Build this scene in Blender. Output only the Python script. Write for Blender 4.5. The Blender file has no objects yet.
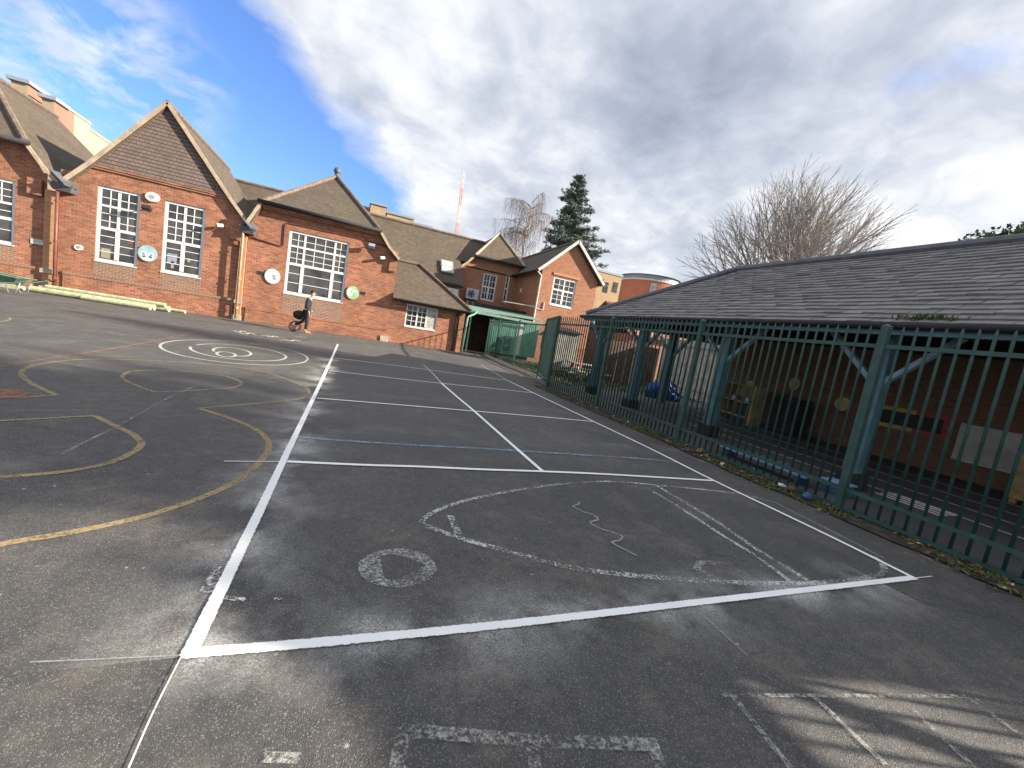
import bpy, bmesh, math, random
from mathutils import Vector, Matrix, noise
random.seed(7)
scn = bpy.context.scene
COL = scn.collection
R = math.radians
V = Vector

# ------------------------------------------------------------------ camera
F_PX, YAW, PITCH, ROLL, CAM_H = 410.48, 0.374505, 0.115337, 0.168648, 1.4
_fw = V((math.sin(YAW)*math.cos(PITCH), math.cos(YAW)*math.cos(PITCH), -math.sin(PITCH)))
_r0 = V((math.cos(YAW), -math.sin(YAW), 0)); _u0 = _r0.cross(_fw)
_r = _r0*math.cos(ROLL) + _u0*math.sin(ROLL); _u = _u0*math.cos(ROLL) - _r0*math.sin(ROLL)
cam_d = bpy.data.cameras.new('camera'); cam = bpy.data.objects.new('camera', cam_d); COL.objects.link(cam)
cam.matrix_world = Matrix(((_r.x,_u.x,-_fw.x,0),(_r.y,_u.y,-_fw.y,0),(_r.z,_u.z,-_fw.z,CAM_H),(0,0,0,1)))
cam_d.sensor_width = 36; cam_d.lens = 36*F_PX/1024; cam_d.clip_end = 3000; cam_d.clip_start = 0.05
scn.camera = cam
def _ray(u, v): return _fw + _r*((u-512)/F_PX) - _u*((v-384)/F_PX)
def G(u, v, z=0.0):                      # photo point -> ground point
    d = _ray(u, v); t = (z-CAM_H)/d.z; return V((d.x*t, d.y*t, z))
def FY(u, v, Y):
    d = _ray(u, v); t = Y/d.y; return V((d.x*t, Y, CAM_H+d.z*t))
def FX(u, v, X):
    d = _ray(u, v); t = X/d.x; return V((X, d.y*t, CAM_H+d.z*t))

# ------------------------------------------------------------------ materials
def nmat(name):
    m = bpy.data.materials.new(name); m.use_nodes = True
    nt = m.node_tree; b = nt.nodes['Principled BSDF']
    return m, nt, b
def N(nt, t, **kw):
    n = nt.nodes.new(t)
    for k, v in kw.items():
        if k in n.inputs.keys(): n.inputs[k].default_value = v
        else: setattr(n, k, v)
    return n
def L(nt, a, b): nt.links.new(a, b)
def c4(c): return (c[0], c[1], c[2], 1)
def ramp(nt, fac, stops, interp='LINEAR'):
    r = nt.nodes.new('ShaderNodeValToRGB'); r.color_ramp.interpolation = interp
    e = r.color_ramp.elements
    while len(e) < len(stops): e.new(0.5)
    for el, (p, c) in zip(e, stops):
        el.position = p; el.color = c4(c) if hasattr(c, '__len__') else (c, c, c, 1)
    L(nt, fac, r.inputs[0]); return r.outputs[0]
def mix(nt, fac, a, b, mode='MIX'):
    m = nt.nodes.new('ShaderNodeMix'); m.data_type = 'RGBA'; m.blend_type = mode
    for s, i in ((fac, 0), (a, 6), (b, 7)):
        if hasattr(s, 'is_output'): L(nt, s, m.inputs[i])
        else: m.inputs[i].default_value = s if i == 0 else c4(s)
    return m.outputs[2]
def math_(nt, op, a, b=0.0, clamp=False):
    m = nt.nodes.new('ShaderNodeMath'); m.operation = op; m.use_clamp = clamp
    for s, i in ((a, 0), (b, 1)):
        if hasattr(s, 'is_output'): L(nt, s, m.inputs[i])
        else: m.inputs[i].default_value = s
    return m.outputs[0]
def noise_(nt, vec, scale, detail=4, rough=0.55, dist=0.0):
    n = N(nt, 'ShaderNodeTexNoise', Scale=scale, Detail=detail, Roughness=rough, Distortion=dist)
    L(nt, vec, n.inputs['Vector']); return n.outputs['Fac']
def uvv(nt): return nt.nodes.new('ShaderNodeTexCoord').outputs['UV']
def objv(nt): return nt.nodes.new('ShaderNodeTexCoord').outputs['Object']
def posv(nt): return nt.nodes.new('ShaderNodeNewGeometry').outputs['Position']
def bump(nt, b, h, strength=0.4, dist=0.02):
    n = N(nt, 'ShaderNodeBump', Strength=strength, Distance=dist); L(nt, h, n.inputs['Height']); L(nt, n.outputs[0], b.inputs['Normal'])

def plain(name, col, rough=0.6, var=0.15, scale=6, metal=0, spec=0.4, bmp=0.15):
    m, nt, b = nmat(name)
    f = noise_(nt, posv(nt), scale, 5, 0.6)
    lo = [c*(1-var*1.6) for c in col]; hi = [min(1, c*(1+var*1.2)) for c in col]
    L(nt, ramp(nt, f, [(0.3, lo), (0.7, hi)]), b.inputs['Base Color'])
    b.inputs['Roughness'].default_value = rough; b.inputs['Metallic'].default_value = metal
    b.inputs['Specular IOR Level'].default_value = spec
    if bmp: bump(nt, b, noise_(nt, posv(nt), scale*6, 3), bmp, 0.01)
    return m

def brick(name, c1, c2, mortar, dark=(0.10,0.05,0.045), stain=0.5, bw=0.225, bh=0.075):
    m, nt, b = nmat(name); uv = uvv(nt)
    t = N(nt, 'ShaderNodeTexBrick', Scale=1.0); L(nt, uv, t.inputs['Vector'])
    t.inputs['Brick Width'].default_value = bw; t.inputs['Row Height'].default_value = bh
    t.inputs['Mortar Size'].default_value = 0.008; t.inputs['Mortar Smooth'].default_value = 0.2
    t.inputs['Color1'].default_value = c4(c1); t.inputs['Color2'].default_value = c4(c2); t.inputs['Mortar'].default_value = c4(mortar)
    # individual dark headers
    mp = N(nt, 'ShaderNodeVectorMath', operation='MULTIPLY'); L(nt, uv, mp.inputs[0]); mp.inputs[1].default_value = (1/bw*1.0, 1/bh, 1)
    fl = N(nt, 'ShaderNodeVectorMath', operation='FLOOR'); L(nt, mp.outputs[0], fl.inputs[0])
    wn = N(nt, 'ShaderNodeTexWhiteNoise'); L(nt, fl.outputs[0], wn.inputs['Vector'])
    hd = ramp(nt, wn.outputs['Value'], [(0.88, 0.0), (0.94, 1.0)])
    big = noise_(nt, uv, 0.55, 5, 0.65)
    sel = math_(nt, 'MULTIPLY', hd, ramp(nt, big, [(0.35, 0.15), (0.65, 0.6)]))
    col = mix(nt, sel, t.outputs['Color'], dark)
    col = mix(nt, math_(nt, 'MULTIPLY', t.outputs['Fac'], 1.0), col, mortar)
    st = noise_(nt, posv(nt), 0.9, 6, 0.7, 0.4)
    col = mix(nt, ramp(nt, st, [(0.35, 0.0), (0.75, stain)]), col, (0.13, 0.075, 0.055))
    st2 = noise_(nt, posv(nt), 2.6, 5, 0.7)
    col = mix(nt, ramp(nt, st2, [(0.55, 0.0), (0.8, stain*0.7)]), col, (0.42, 0.2, 0.12))
    L(nt, col, b.inputs['Base Color']); b.inputs['Roughness'].default_value = 0.9; b.inputs['Specular IOR Level'].default_value = 0.2
    h = math_(nt, 'SUBTRACT', noise_(nt, uv, 25, 3), t.outputs['Fac'])
    bump(nt, b, h, 0.5, 0.012); return m

def tiles(name, c1, c2, gap, w=0.165, h=0.1, moss=None, bumpd=0.02):
    m, nt, b = nmat(name); uv = uvv(nt)
    t = N(nt, 'ShaderNodeTexBrick', Scale=1.0); L(nt, uv, t.inputs['Vector'])
    t.inputs['Brick Width'].default_value = w; t.inputs['Row Height'].default_value = h
    t.inputs['Mortar Size'].default_value = 0.006; t.inputs['Mortar Smooth'].default_value = 0.3
    t.inputs['Color1'].default_value = c4(c1); t.inputs['Color2'].default_value = c4(c2); t.inputs['Mortar'].default_value = c4(gap)
    n1 = noise_(nt, uv, 0.5, 6, 0.7, 0.6); n2 = noise_(nt, uv, 3.5, 5, 0.7)
    col = mix(nt, ramp(nt, n1, [(0.4, 0.0), (0.75, 0.55)]), t.outputs['Color'], [c*0.6 for c in c1])
    col = mix(nt, ramp(nt, n2, [(0.52, 0.0), (0.78, 0.6)]), col, moss or [min(1, c*1.6) for c in c2])
    L(nt, col, b.inputs['Base Color']); b.inputs['Roughness'].default_value = 0.85; b.inputs['Specular IOR Level'].default_value = 0.25
    # saw-tooth profile: each course lifts towards its lower edge
    sp = N(nt, 'ShaderNodeSeparateXYZ'); L(nt, uv, sp.inputs[0])
    saw = math_(nt, 'SUBTRACT', 1.0, math_(nt, 'FRACT', math_(nt, 'DIVIDE', sp.outputs[1], h)))
    hh = math_(nt, 'SUBTRACT', math_(nt, 'ADD', saw, math_(nt, 'MULTIPLY', n2, 0.6)), math_(nt, 'MULTIPLY', t.outputs['Fac'], 0.5))
    bump(nt, b, hh, 0.7, bumpd); return m

def glass(name, tint, rough=0.06):
    m, nt, b = nmat(name)
    f = noise_(nt, posv(nt), 1.3, 4, 0.6)
    L(nt, ramp(nt, f, [(0.35, [c*0.35 for c in tint]), (0.65, [tint[0]*2.1, tint[1]*1.7, tint[2]*1.5])]), b.inputs['Base Color'])  # uneven brownish base colour stands in for reflections and clutter in the panes
    b.inputs['Roughness'].default_value = rough; b.inputs['Specular IOR Level'].default_value = 0.9
    bump(nt, b, noise_(nt, posv(nt), 2.0, 2), 0.06, 0.02); return m

def paint(name, col, cover=0.9, scale=40, edge=True, rough=0.75, soft=0.10):
    """road paint worn through to the asphalt: alpha from noise"""
    m, nt, b = nmat(name); p = posv(nt); uv = uvv(nt)
    f = noise_(nt, p, scale, 4, 0.75); g = noise_(nt, p, 3.0, 4, 0.6)
    s = math_(nt, 'ADD', math_(nt, 'MULTIPLY', f, 0.65), math_(nt, 'MULTIPLY', g, 0.35))
    th = 0.72 - 0.44*cover
    a = ramp(nt, s, [(th-soft, 0.0), (th+soft, 1.0)])
    if edge:
        sp = N(nt, 'ShaderNodeSeparateXYZ'); L(nt, uv, sp.inputs[0])
        d = math_(nt, 'ABSOLUTE', math_(nt, 'SUBTRACT', math_(nt, 'MULTIPLY', sp.outputs[1], 2.0), 1.0))
        d = math_(nt, 'ADD', d, math_(nt, 'MULTIPLY', math_(nt, 'SUBTRACT', noise_(nt, p, 60, 3), 0.5), 0.5))
        a = math_(nt, 'MULTIPLY', a, ramp(nt, d, [(0.82, 1.0), (0.98, 0.0)]))
    L(nt, a, b.inputs['Alpha'])
    L(nt, mix(nt, ramp(nt, g, [(0.35, 0.0), (0.7, 0.35)]), col, [c*0.7 for c in col]), b.inputs['Base Color'])
    b.inputs['Roughness'].default_value = rough; b.inputs['Specular IOR Level'].default_value = 0.2
    return m

def overspray(name, col, amount):
    m, nt, b = nmat(name); p = posv(nt); uv = uvv(nt)
    sp = N(nt, 'ShaderNodeSeparateXYZ'); L(nt, uv, sp.inputs[0])
    d = math_(nt, 'SUBTRACT', 1.0, math_(nt, 'ABSOLUTE', math_(nt, 'SUBTRACT', math_(nt, 'MULTIPLY', sp.outputs[1], 2.0), 1.0)), True)
    d = math_(nt, 'POWER', d, 2.0)
    g = ramp(nt, noise_(nt, p, 1.6, 4, 0.6), [(0.42, 0.0), (0.68, 1.0)])
    fi = ramp(nt, noise_(nt, p, 120, 3, 0.8), [(0.4, 0.25), (0.62, 1.0)])
    a = math_(nt, 'MULTIPLY', math_(nt, 'MULTIPLY', d, g), math_(nt, 'MULTIPLY', fi, amount))
    L(nt, a, b.inputs['Alpha']); b.inputs['Base Color'].default_value = c4(col); b.inputs['Roughness'].default_value = 0.9
    return m

def asphalt(name, lo, hi, dusty=True):
    m, nt, b = nmat(name); p = posv(nt)
    n1 = noise_(nt, p, 0.45, 6, 0.62, 0.3); n2 = noise_(nt, p, 2.2, 6, 0.65); n3 = noise_(nt, p, 55, 4, 0.8)
    col = mix(nt, ramp(nt, n1, [(0.3, 0.0), (0.72, 1.0)]), lo, hi)
    if dusty:
        col = mix(nt, ramp(nt, n2, [(0.47, 0.0), (0.72, 0.75)]), col, (0.205,0.182,0.148))
        n5 = noise_(nt, p, 11.0, 6, 0.75); col = mix(nt, ramp(nt, n5, [(0.40, 0.55), (0.60, 0.0)]), col, (0.042,0.042,0.045))
    # aggregate: small stones of differing brightness
    vo = N(nt, 'ShaderNodeTexVoronoi', Scale=260.0); L(nt, p, vo.inputs['Vector'])
    sepc = N(nt, 'ShaderNodeSeparateColor'); L(nt, vo.outputs['Color'], sepc.inputs[0])
    col = mix(nt, ramp(nt, sepc.outputs[0], [(0.0, 0.35), (0.22, 0.0), (1.0, 0.0)]), col, (0.045,0.045,0.047))
    col = mix(nt, ramp(nt, sepc.outputs[0], [(0.82, 0.0), (1.0, 0.62)]), col, (0.38,0.36,0.33))
    col = mix(nt, math_(nt, 'MULTIPLY', n3, 0.30), col, (0.055, 0.055, 0.06))
    # cracks and dark damp patches
    cr = N(nt, 'ShaderNodeTexVoronoi', Scale=0.35, feature='DISTANCE_TO_EDGE')
    ad = N(nt, 'ShaderNodeMixRGB'); ad.blend_type = 'ADD'; ad.inputs[0].default_value = 0.35
    nn = N(nt, 'ShaderNodeTexNoise', Scale=3.0, Detail=5.0); L(nt, p, nn.inputs['Vector']); L(nt, p, ad.inputs[1]); L(nt, nn.outputs['Color'], ad.inputs[2])
    L(nt, ad.outputs[0], cr.inputs['Vector'])
    ck = math_(nt, 'MULTIPLY', ramp(nt, cr.outputs['Distance'], [(0.0, 0.55), (0.006, 0.0)]), ramp(nt, noise_(nt, p, 0.8, 3), [(0.5, 0.0), (0.6, 1.0)]))
    col = mix(nt, ck, col, (0.03, 0.03, 0.03))
    # pale grit and stray paint flecks
    v2 = N(nt, 'ShaderNodeTexVoronoi', Scale=9.0); L(nt, p, v2.inputs['Vector'])
    fk = math_(nt, 'MULTIPLY', ramp(nt, v2.outputs['Distance'], [(0.05, 1.0), (0.09, 0.0)]), ramp(nt, noise_(nt, p, 1.1, 3), [(0.5, 0.0), (0.62, 0.8)]))
    col = mix(nt, fk, col, (0.5, 0.49, 0.46))
    L(nt, col, b.inputs['Base Color'])
    L(nt, ramp(nt, n2, [(0.3, 0.62), (0.7, 0.88)]), b.inputs['Roughness']); b.inputs['Specular IOR Level'].default_value = 0.45
    h = math_(nt, 'ADD', math_(nt, 'MULTIPLY', vo.outputs['Distance'], -0.6), math_(nt, 'MULTIPLY', n3, 0.7))
    bump(nt, b, h, 0.75, 0.006); return m

M = {}
M['brick'] = brick('red_brick', (0.27,0.085,0.05), (0.47,0.195,0.105), (0.41,0.30,0.225), stain=0.7)
M['brick_house'] = brick('orange_brick', (0.32,0.125,0.07), (0.40,0.175,0.10), (0.37,0.28,0.21), stain=0.22)
M['brick_dark'] = brick('blue_grey_brick', (0.30,0.16,0.10), (0.20,0.13,0.11), (0.45,0.36,0.26), (0.09,0.08,0.09), 0.3)
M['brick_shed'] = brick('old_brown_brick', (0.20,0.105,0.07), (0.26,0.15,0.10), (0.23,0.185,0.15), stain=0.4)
M['brick_pale'] = brick('buff_brick', (0.40,0.28,0.16), (0.46,0.33,0.20), (0.5,0.42,0.3), (0.4,0.27,0.15), 0.2)
M['rubbed'] = brick('rubbed_brick', (0.42,0.20,0.10), (0.50,0.26,0.14), (0.42,0.31,0.20), (0.35,0.17,0.09), 0.2)
M['tile'] = tiles('brown_clay_tile', (0.095,0.074,0.056), (0.135,0.108,0.08), (0.04,0.033,0.027), moss=(0.17,0.145,0.105))
M['tile_hung'] = tiles('hung_clay_tile', (0.14,0.104,0.092), (0.18,0.138,0.122), (0.04,0.032,0.03), w=0.17, h=0.145, moss=(0.18,0.145,0.125), bumpd=0.035)
M['shed_tile'] = None
M['ridge'] = plain('clay_ridge_tile', (0.16,0.12,0.095), 0.85, 0.3, 5)
M['barge'] = plain('weathered_barge', (0.42,0.33,0.24), 0.75, 0.2, 4)
M['lead'] = plain('lead_sheet', (0.10,0.105,0.118), 0.5, 0.2, 4)
M['black'] = plain('black_gutter', (0.025,0.025,0.028), 0.75, 0.2, 4)
M['pipe_brown'] = plain('brown_downpipe', (0.17,0.065,0.05), 0.5, 0.15, 4)
M['pipe_cream'] = plain('cream_downpipe', (0.36,0.27,0.17), 0.6, 0.2, 4)
M['white'] = plain('white_window_paint', (0.68,0.68,0.67), 0.4, 0.05, 3)
M['white_dull'] = plain('weathered_white', (0.55,0.55,0.53), 0.6, 0.12, 5)
M['glass'] = glass('window_glass', (0.035,0.042,0.045))
M['glass_blind'] = glass('blind_behind_glass', (0.30,0.36,0.36), 0.15)
M['stone'] = plain('stone_block', (0.42,0.37,0.30), 0.85, 0.25, 5)
M['green'] = plain('green_fence_paint', (0.023,0.070,0.061), 0.5, 0.22, 5, spec=0.5)
M['green_gate'] = plain('green_gate_sheet', (0.045,0.125,0.10), 0.5, 0.2, 3)
M['green_pale'] = plain('pale_green_sheet', (0.14,0.32,0.235), 0.55, 0.18, 2.5)
M['green_roof'] = plain('green_canopy_sheet', (0.19,0.29,0.24), 0.5, 0.15, 2)
M['teal'] = plain('teal_timber_paint', (0.075,0.165,0.20), 0.5, 0.18, 6)
M['teal_pale'] = plain('pale_teal_brace_paint', (0.20,0.30,0.36), 0.55, 0.18, 6)
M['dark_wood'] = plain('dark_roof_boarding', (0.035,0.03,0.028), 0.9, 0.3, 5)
M['rubber'] = plain('black_rubber', (0.02,0.02,0.022), 0.7, 0.2, 6)
M['steel'] = plain('galvanised_steel', (0.42,0.43,0.44), 0.4, 0.15, 6, metal=0.7)
M['cream'] = plain('cream_render', (0.40,0.345,0.235), 0.9, 0.06, 0.5)
M['tan'] = plain('tan_render', (0.36,0.28,0.20), 0.9, 0.08, 0.5)
M['pink'] = plain('pink_render', (0.36,0.155,0.115), 0.9, 0.06, 0.5)
M['soil'] = plain('dark_soil', (0.055,0.05,0.035), 0.95, 0.5, 9, bmp=0.8)
M['treated'] = plain('treated_timber', (0.44,0.45,0.28), 0.75, 0.2, 7)
M['end_grain'] = plain('cut_timber_end', (0.52,0.47,0.26), 0.8, 0.15, 12)
M['ply'] = plain('raw_timber', (0.42,0.29,0.14), 0.7, 0.25, 5)
M['brown_fence'] = plain('brown_board_fence', (0.105,0.055,0.04), 0.85, 0.3, 4)
M['grey_fence'] = plain('silvered_board', (0.30,0.29,0.26), 0.85, 0.25, 4)
M['tarp'] = plain('blue_tarpaulin', (0.025,0.085,0.34), 0.6, 0.25, 8, spec=0.3)
M['bluepaint'] = plain('light_blue_board', (0.22,0.36,0.56), 0.5, 0.12, 6)
M['blue'] = plain('mid_blue_plastic', (0.04,0.10,0.20), 0.4, 0.15, 6)
M['yellow'] = plain('dull_yellow_paint', (0.55,0.45,0.10), 0.6, 0.15, 6)
M['cream_plaque'] = plain('cream_plaque', (0.62,0.52,0.26), 0.6, 0.15, 8)
M['red'] = plain('dull_red_paint', (0.40,0.07,0.07), 0.6, 0.15, 6)
M['red_tile'] = plain('red_roof_tile', (0.30,0.13,0.09), 0.85, 0.25, 4)
M['board'] = plain('blackboard', (0.03,0.033,0.035), 0.6, 0.2, 6)
M['barrow'] = plain('dull_green_steel', (0.05,0.085,0.06), 0.5, 0.25, 8)
M['slide'] = plain('green_plastic', (0.04,0.25,0.20), 0.4, 0.12, 6)
M['sign_blue'] = plain('sky_blue_print', (0.30,0.46,0.50), 0.5, 0.1, 4)
M['sign_green'] = plain('pale_green_print', (0.30,0.50,0.25), 0.5, 0.12, 4)
M['print_grey'] = plain('grey_print', (0.25,0.30,0.36), 0.5, 0.1, 6)
M['paper_cream'] = plain('faded_cream_paper', (0.30,0.28,0.19), 0.8, 0.15, 8)
M['paper_brown'] = plain('brown_card', (0.16,0.08,0.05), 0.8, 0.25, 8)
M['lens'] = plain('lamp_lens', (0.55,0.57,0.58), 0.15, 0.05, 6)
M['skin'] = plain('skin', (0.50,0.30,0.22), 0.55, 0.08, 20, bmp=0)
M['navy'] = plain('navy_jumper', (0.022,0.024,0.045), 0.9, 0.2, 30)
M['trousers'] = plain('dark_trousers', (0.03,0.024,0.03), 0.9, 0.2, 30)
M['boot'] = plain('tan_boot_leather', (0.50,0.27,0.13), 0.7, 0.15, 20)
M['sole'] = plain('boot_sole', (0.24,0.15,0.09), 0.8, 0.15, 20)
M['hair'] = plain('dark_brown_hair', (0.035,0.018,0.014), 0.7, 0.3, 60)
M['bark'] = plain('grey_bark', (0.25,0.225,0.205), 0.9, 0.3, 6, bmp=0.4)
M['bark_hazed'] = plain('sunlit_hazed_twigs', (0.36,0.335,0.315), 0.9, 0.2, 4)  # paler copy of the bark: sunlight and haze put into the crown colour
M['twig'] = plain('birch_twig', (0.27,0.235,0.225), 0.9, 0.25, 6)
M['birch'] = plain('birch_bark', (0.40,0.34,0.30), 0.8, 0.35, 5)
M['needles'] = plain('pine_needles', (0.15,0.20,0.175), 0.7, 0.4, 3)
M['leaves'] = plain('ivy_leaves', (0.04,0.085,0.03), 0.55, 0.45, 6)
M['grass'] = plain('rough_grass', (0.065,0.075,0.03), 0.9, 0.45, 8)
M['deadleaf'] = plain('dead_leaf', (0.20,0.13,0.06), 0.8, 0.5, 25)
M['moss'] = plain('moss', (0.10,0.13,0.03), 0.95, 0.4, 20, bmp=0.6)
M['litter_white'] = plain('white_scrap', (0.65,0.64,0.62), 0.5, 0.1, 20)
M['crane'] = plain('crane_paint', (0.62,0.33,0.25), 0.5, 0.15, 2)
M['crane_white'] = plain('crane_white', (0.62,0.55,0.52), 0.5, 0.1, 2)
M['asphalt'] = asphalt('playground_asphalt', (0.048,0.048,0.051), (0.125,0.118,0.106))
M['asphalt2'] = asphalt('shelter_asphalt', (0.06,0.06,0.064), (0.10,0.10,0.102), False)
M['p_white'] = paint('fresh_white_line', (0.90,0.90,0.88), 1.18, 45)
M['p_thin'] = paint('thin_white_line', (0.7,0.7,0.69), 0.75, 30)
M['p_chalk'] = paint('worn_chalk_paint', (0.62,0.62,0.60), 0.44, 55, soft=0.05)
M['p_faint'] = paint('faint_worn_paint', (0.50,0.49,0.45), 0.36, 60, soft=0.08)
M['p_yellow'] = paint('worn_yellow_line', (0.34,0.26,0.14), 0.66, 40)
M['p_yellow2'] = paint('faded_yellow_line', (0.34,0.28,0.16), 0.60, 40)
M['p_offwhite'] = paint('old_white_line', (0.48,0.46,0.41), 0.74, 40)
M['p_blue'] = paint('worn_blue_line', (0.32,0.47,0.64), 0.42, 30, soft=0.12)
M['p_red'] = paint('faded_red_line', (0.36,0.16,0.13), 0.60, 30)
M['p_brown'] = paint('red_brown_patch', (0.27,0.135,0.085), 0.72, 20, edge=False)
M['p_squig'] = paint('faint_squiggle', (0.40,0.40,0.40), 0.55, 30, soft=0.2)
M['p_ring'] = paint('worn_ring_paint', (0.55,0.55,0.53), 0.40, 60, edge=False, soft=0.10)
M['p_grid'] = paint('ghost_grid_paint', (0.46,0.45,0.41), 0.40, 55, soft=0.09)
M['p_hop'] = paint('worn_hopscotch_fill', (0.33,0.29,0.21), 0.30, 50, edge=False, soft=0.18)
M['p_spray'] = overspray('white_overspray', (0.78,0.77,0.74), 0.95)
M['p_spray2'] = overspray('grey_blue_overspray', (0.42,0.45,0.48), 0.32)

# shelter roof tile material with a tint stored per tile
m, nt, b = nmat('grey_concrete_tile')
at = N(nt, 'ShaderNodeVertexColor', layer_name='tint'); f = noise_(nt, posv(nt), 2.0, 6, 0.7); f2 = noise_(nt, posv(nt), 14, 5, 0.7)
col = mix(nt, ramp(nt, at.outputs['Color'], [(0.0, 0.0), (1.0, 1.0)]), (0.155,0.148,0.146), (0.25,0.24,0.236))
col = mix(nt, ramp(nt, f, [(0.4, 0.0), (0.75, 0.5)]), col, (0.13,0.122,0.12))
col = mix(nt, ramp(nt, f2, [(0.58, 0.0), (0.75, 0.5)]), col, (0.30,0.285,0.26))
L(nt, col, b.inputs['Base Color']); b.inputs['Roughness'].default_value = 0.8; bump(nt, b, f2, 0.4, 0.01)
M['shed_tile'] = m

# ------------------------------------------------------------------ mesh builder
class MB:
    def __init__(s): s.v = []; s.f = []; s.m = []; s.tint = None
    def quad(s, *p, m=0):
        i = len(s.v); s.v += [V(q) for q in p]; s.f.append(tuple(range(i, i+len(p)))); s.m.append(m)
    def box(s, x0, x1, y0, y1, z0, z1, m=0):
        i = len(s.v)
        s.v += [V((x, y, z)) for z in (z0, z1) for y in (y0, y1) for x in (x0, x1)]
        for f in ((0,2,3,1),(4,5,7,6),(0,1,5,4),(2,6,7,3),(0,4,6,2),(1,3,7,5)):
            s.f.append(tuple(i+k for k in f)); s.m.append(m)
    def obox(s, c, ax, ay, az, m=0):     # centre and three half-axis vectors
        c, ax, ay, az = V(c), V(ax), V(ay), V(az); i = len(s.v)
        s.v += [c+ax*a+ay*b_+az*d for d in (-1,1) for b_ in (-1,1) for a in (-1,1)]
        for f in ((0,2,3,1),(4,5,7,6),(0,1,5,4),(2,6,7,3),(0,4,6,2),(1,3,7,5)):
            s.f.append(tuple(i+k for k in f)); s.m.append(m)
    def bar(s, p, q, w, h, up=(0,0,1), m=0):
        p, q = V(p), V(q); d = (q-p); l = d.length; d = d/l
        sx = d.cross(V(up));
        if sx.length < 1e-4: sx = d.cross(V((0,1,0)))
        sx.normalize(); sz = sx.cross(d)
        s.obox((p+q)/2, d*l/2, sx*w/2, sz*h/2, m)
    def tube(s, pts, r, n=8, cap=True, m=0):
        pts = [V(p) for p in pts]; rr = r if hasattr(r, '__len__') else [r]*len(pts)
        base = len(s.v); prev = None
        for k, p in enumerate(pts):
            d = (pts[min(k+1, len(pts)-1)] - pts[max(k-1, 0)]).normalized()
            if prev is None:
                a = d.cross(V((0,0,1)));
                if a.length < 0.05: a = d.cross(V((1,0,0)))
            else: a = prev - d*prev.dot(d)
            a.normalize(); prev = a; b_ = d.cross(a)
            for j in range(n):
                t = 2*math.pi*j/n; s.v.append(p + (a*math.cos(t)+b_*math.sin(t))*rr[k])
        for k in range(len(pts)-1):
            for j in range(n):
                a0 = base+k*n+j; a1 = base+k*n+(j+1) % n
                s.f.append((a0, a1, a1+n, a0+n)); s.m.append(m)
        if cap:
            s.f.append(tuple(base+j for j in reversed(range(n)))); s.m.append(m)
            e = base+(len(pts)-1)*n; s.f.append(tuple(e+j for j in range(n))); s.m.append(m)
    def slab(s, pts, t, m=0):            # planar polygon, thickened against its normal
        pts = [V(p) for p in pts]; n = V((0,0,0))
        for k in range(len(pts)): n += (pts[k]-pts[0]).cross(pts[(k+1) % len(pts)]-pts[0])
        n.normalize(); i = len(s.v); c = len(pts)
        s.v += pts + [p-n*t for p in pts]
        s.f.append(tuple(range(i, i+c))); s.m.append(m)
        s.f.append(tuple(i+c+k for k in reversed(range(c)))); s.m.append(m)
        for k in range(c):
            k2 = (k+1) % c; s.f.append((i+k2, i+k, i+c+k, i+c+k2)); s.m.append(m)
    def ell(s, c, rx, ry, rz, seg=12, rings=8, m=0, rot=None):
        c = V(c); base = len(s.v)
        for a in range(1, rings):
            th = math.pi*a/rings
            for b_ in range(seg):
                ph = 2*math.pi*b_/seg
                o = V((rx*math.sin(th)*math.cos(ph), ry*math.sin(th)*math.sin(ph), rz*math.cos(th)))
                s.v.append(c + (rot @ o if rot else o))
        o = V((0,0,rz)); s.v.append(c+(rot @ o if rot else o)); s.v.append(c-(rot @ o if rot else o)); T = len(s.v)-2
        for b_ in range(seg):
            b2 = (b_+1) % seg
            s.f.append((T, base+b_, base+b2)); s.m.append(m)
            e = base+(rings-2)*seg; s.f.append((T+1, e+b2, e+b_)); s.m.append(m)
            for a in range(rings-2):
                s.f.append((base+a*seg+b_, base+(a+1)*seg+b_, base+(a+1)*seg+b2, base+a*seg+b2)); s.m.append(m)
    def disc(s, c, rx, rz, y_thick, m=0, n=28):   # upright disc facing -Y, front at c.y
        c = V(c); i = len(s.v)
        for dy in (0, y_thick):
            s.v += [c+V((rx*math.cos(2*math.pi*k/n), dy, rz*math.sin(2*math.pi*k/n))) for k in range(n)]
        s.f.append(tuple(i+k for k in range(n))); s.m.append(m)
        s.f.append(tuple(i+n+k for k in reversed(range(n)))); s.m.append(m)
        for k in range(n):
            k2 = (k+1) % n; s.f.append((i+k2, i+k, i+n+k, i+n+k2)); s.m.append(m)
    def build(s, name, mats, parent=None, smooth=False, uvs=None, bevel=0, loc=None):
        me = bpy.data.meshes.new(name)
        off = V(loc) if loc is not None else V((0,0,0))
        me.from_pydata([v-off for v in s.v], [], s.f); me.update()
        mats = mats if isinstance(mats, (list, tuple)) else [mats]
        for mm in mats: me.materials.append(mm)
        me.polygons.foreach_set('material_index', s.m)
        if smooth: me.polygons.foreach_set('use_smooth', [True]*len(s.f))
        ul = me.uv_layers.new(name='UVMap')
        Z = V((0,0,1))
        for p in me.polygons:
            n = p.normal
            if abs(n.z) > 0.995: t, b_ = V((1,0,0)), V((0,1,0))
            else:
                t = Z.cross(n).normalized(); b_ = n.cross(t)
            for li in p.loop_indices:
                vi = me.loops[li].vertex_index
                if uvs: ul.data[li].uv = uvs[vi]
                else:
                    co = me.vertices[vi].co + off; ul.data[li].uv = (co.dot(t), co.dot(b_))
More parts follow.
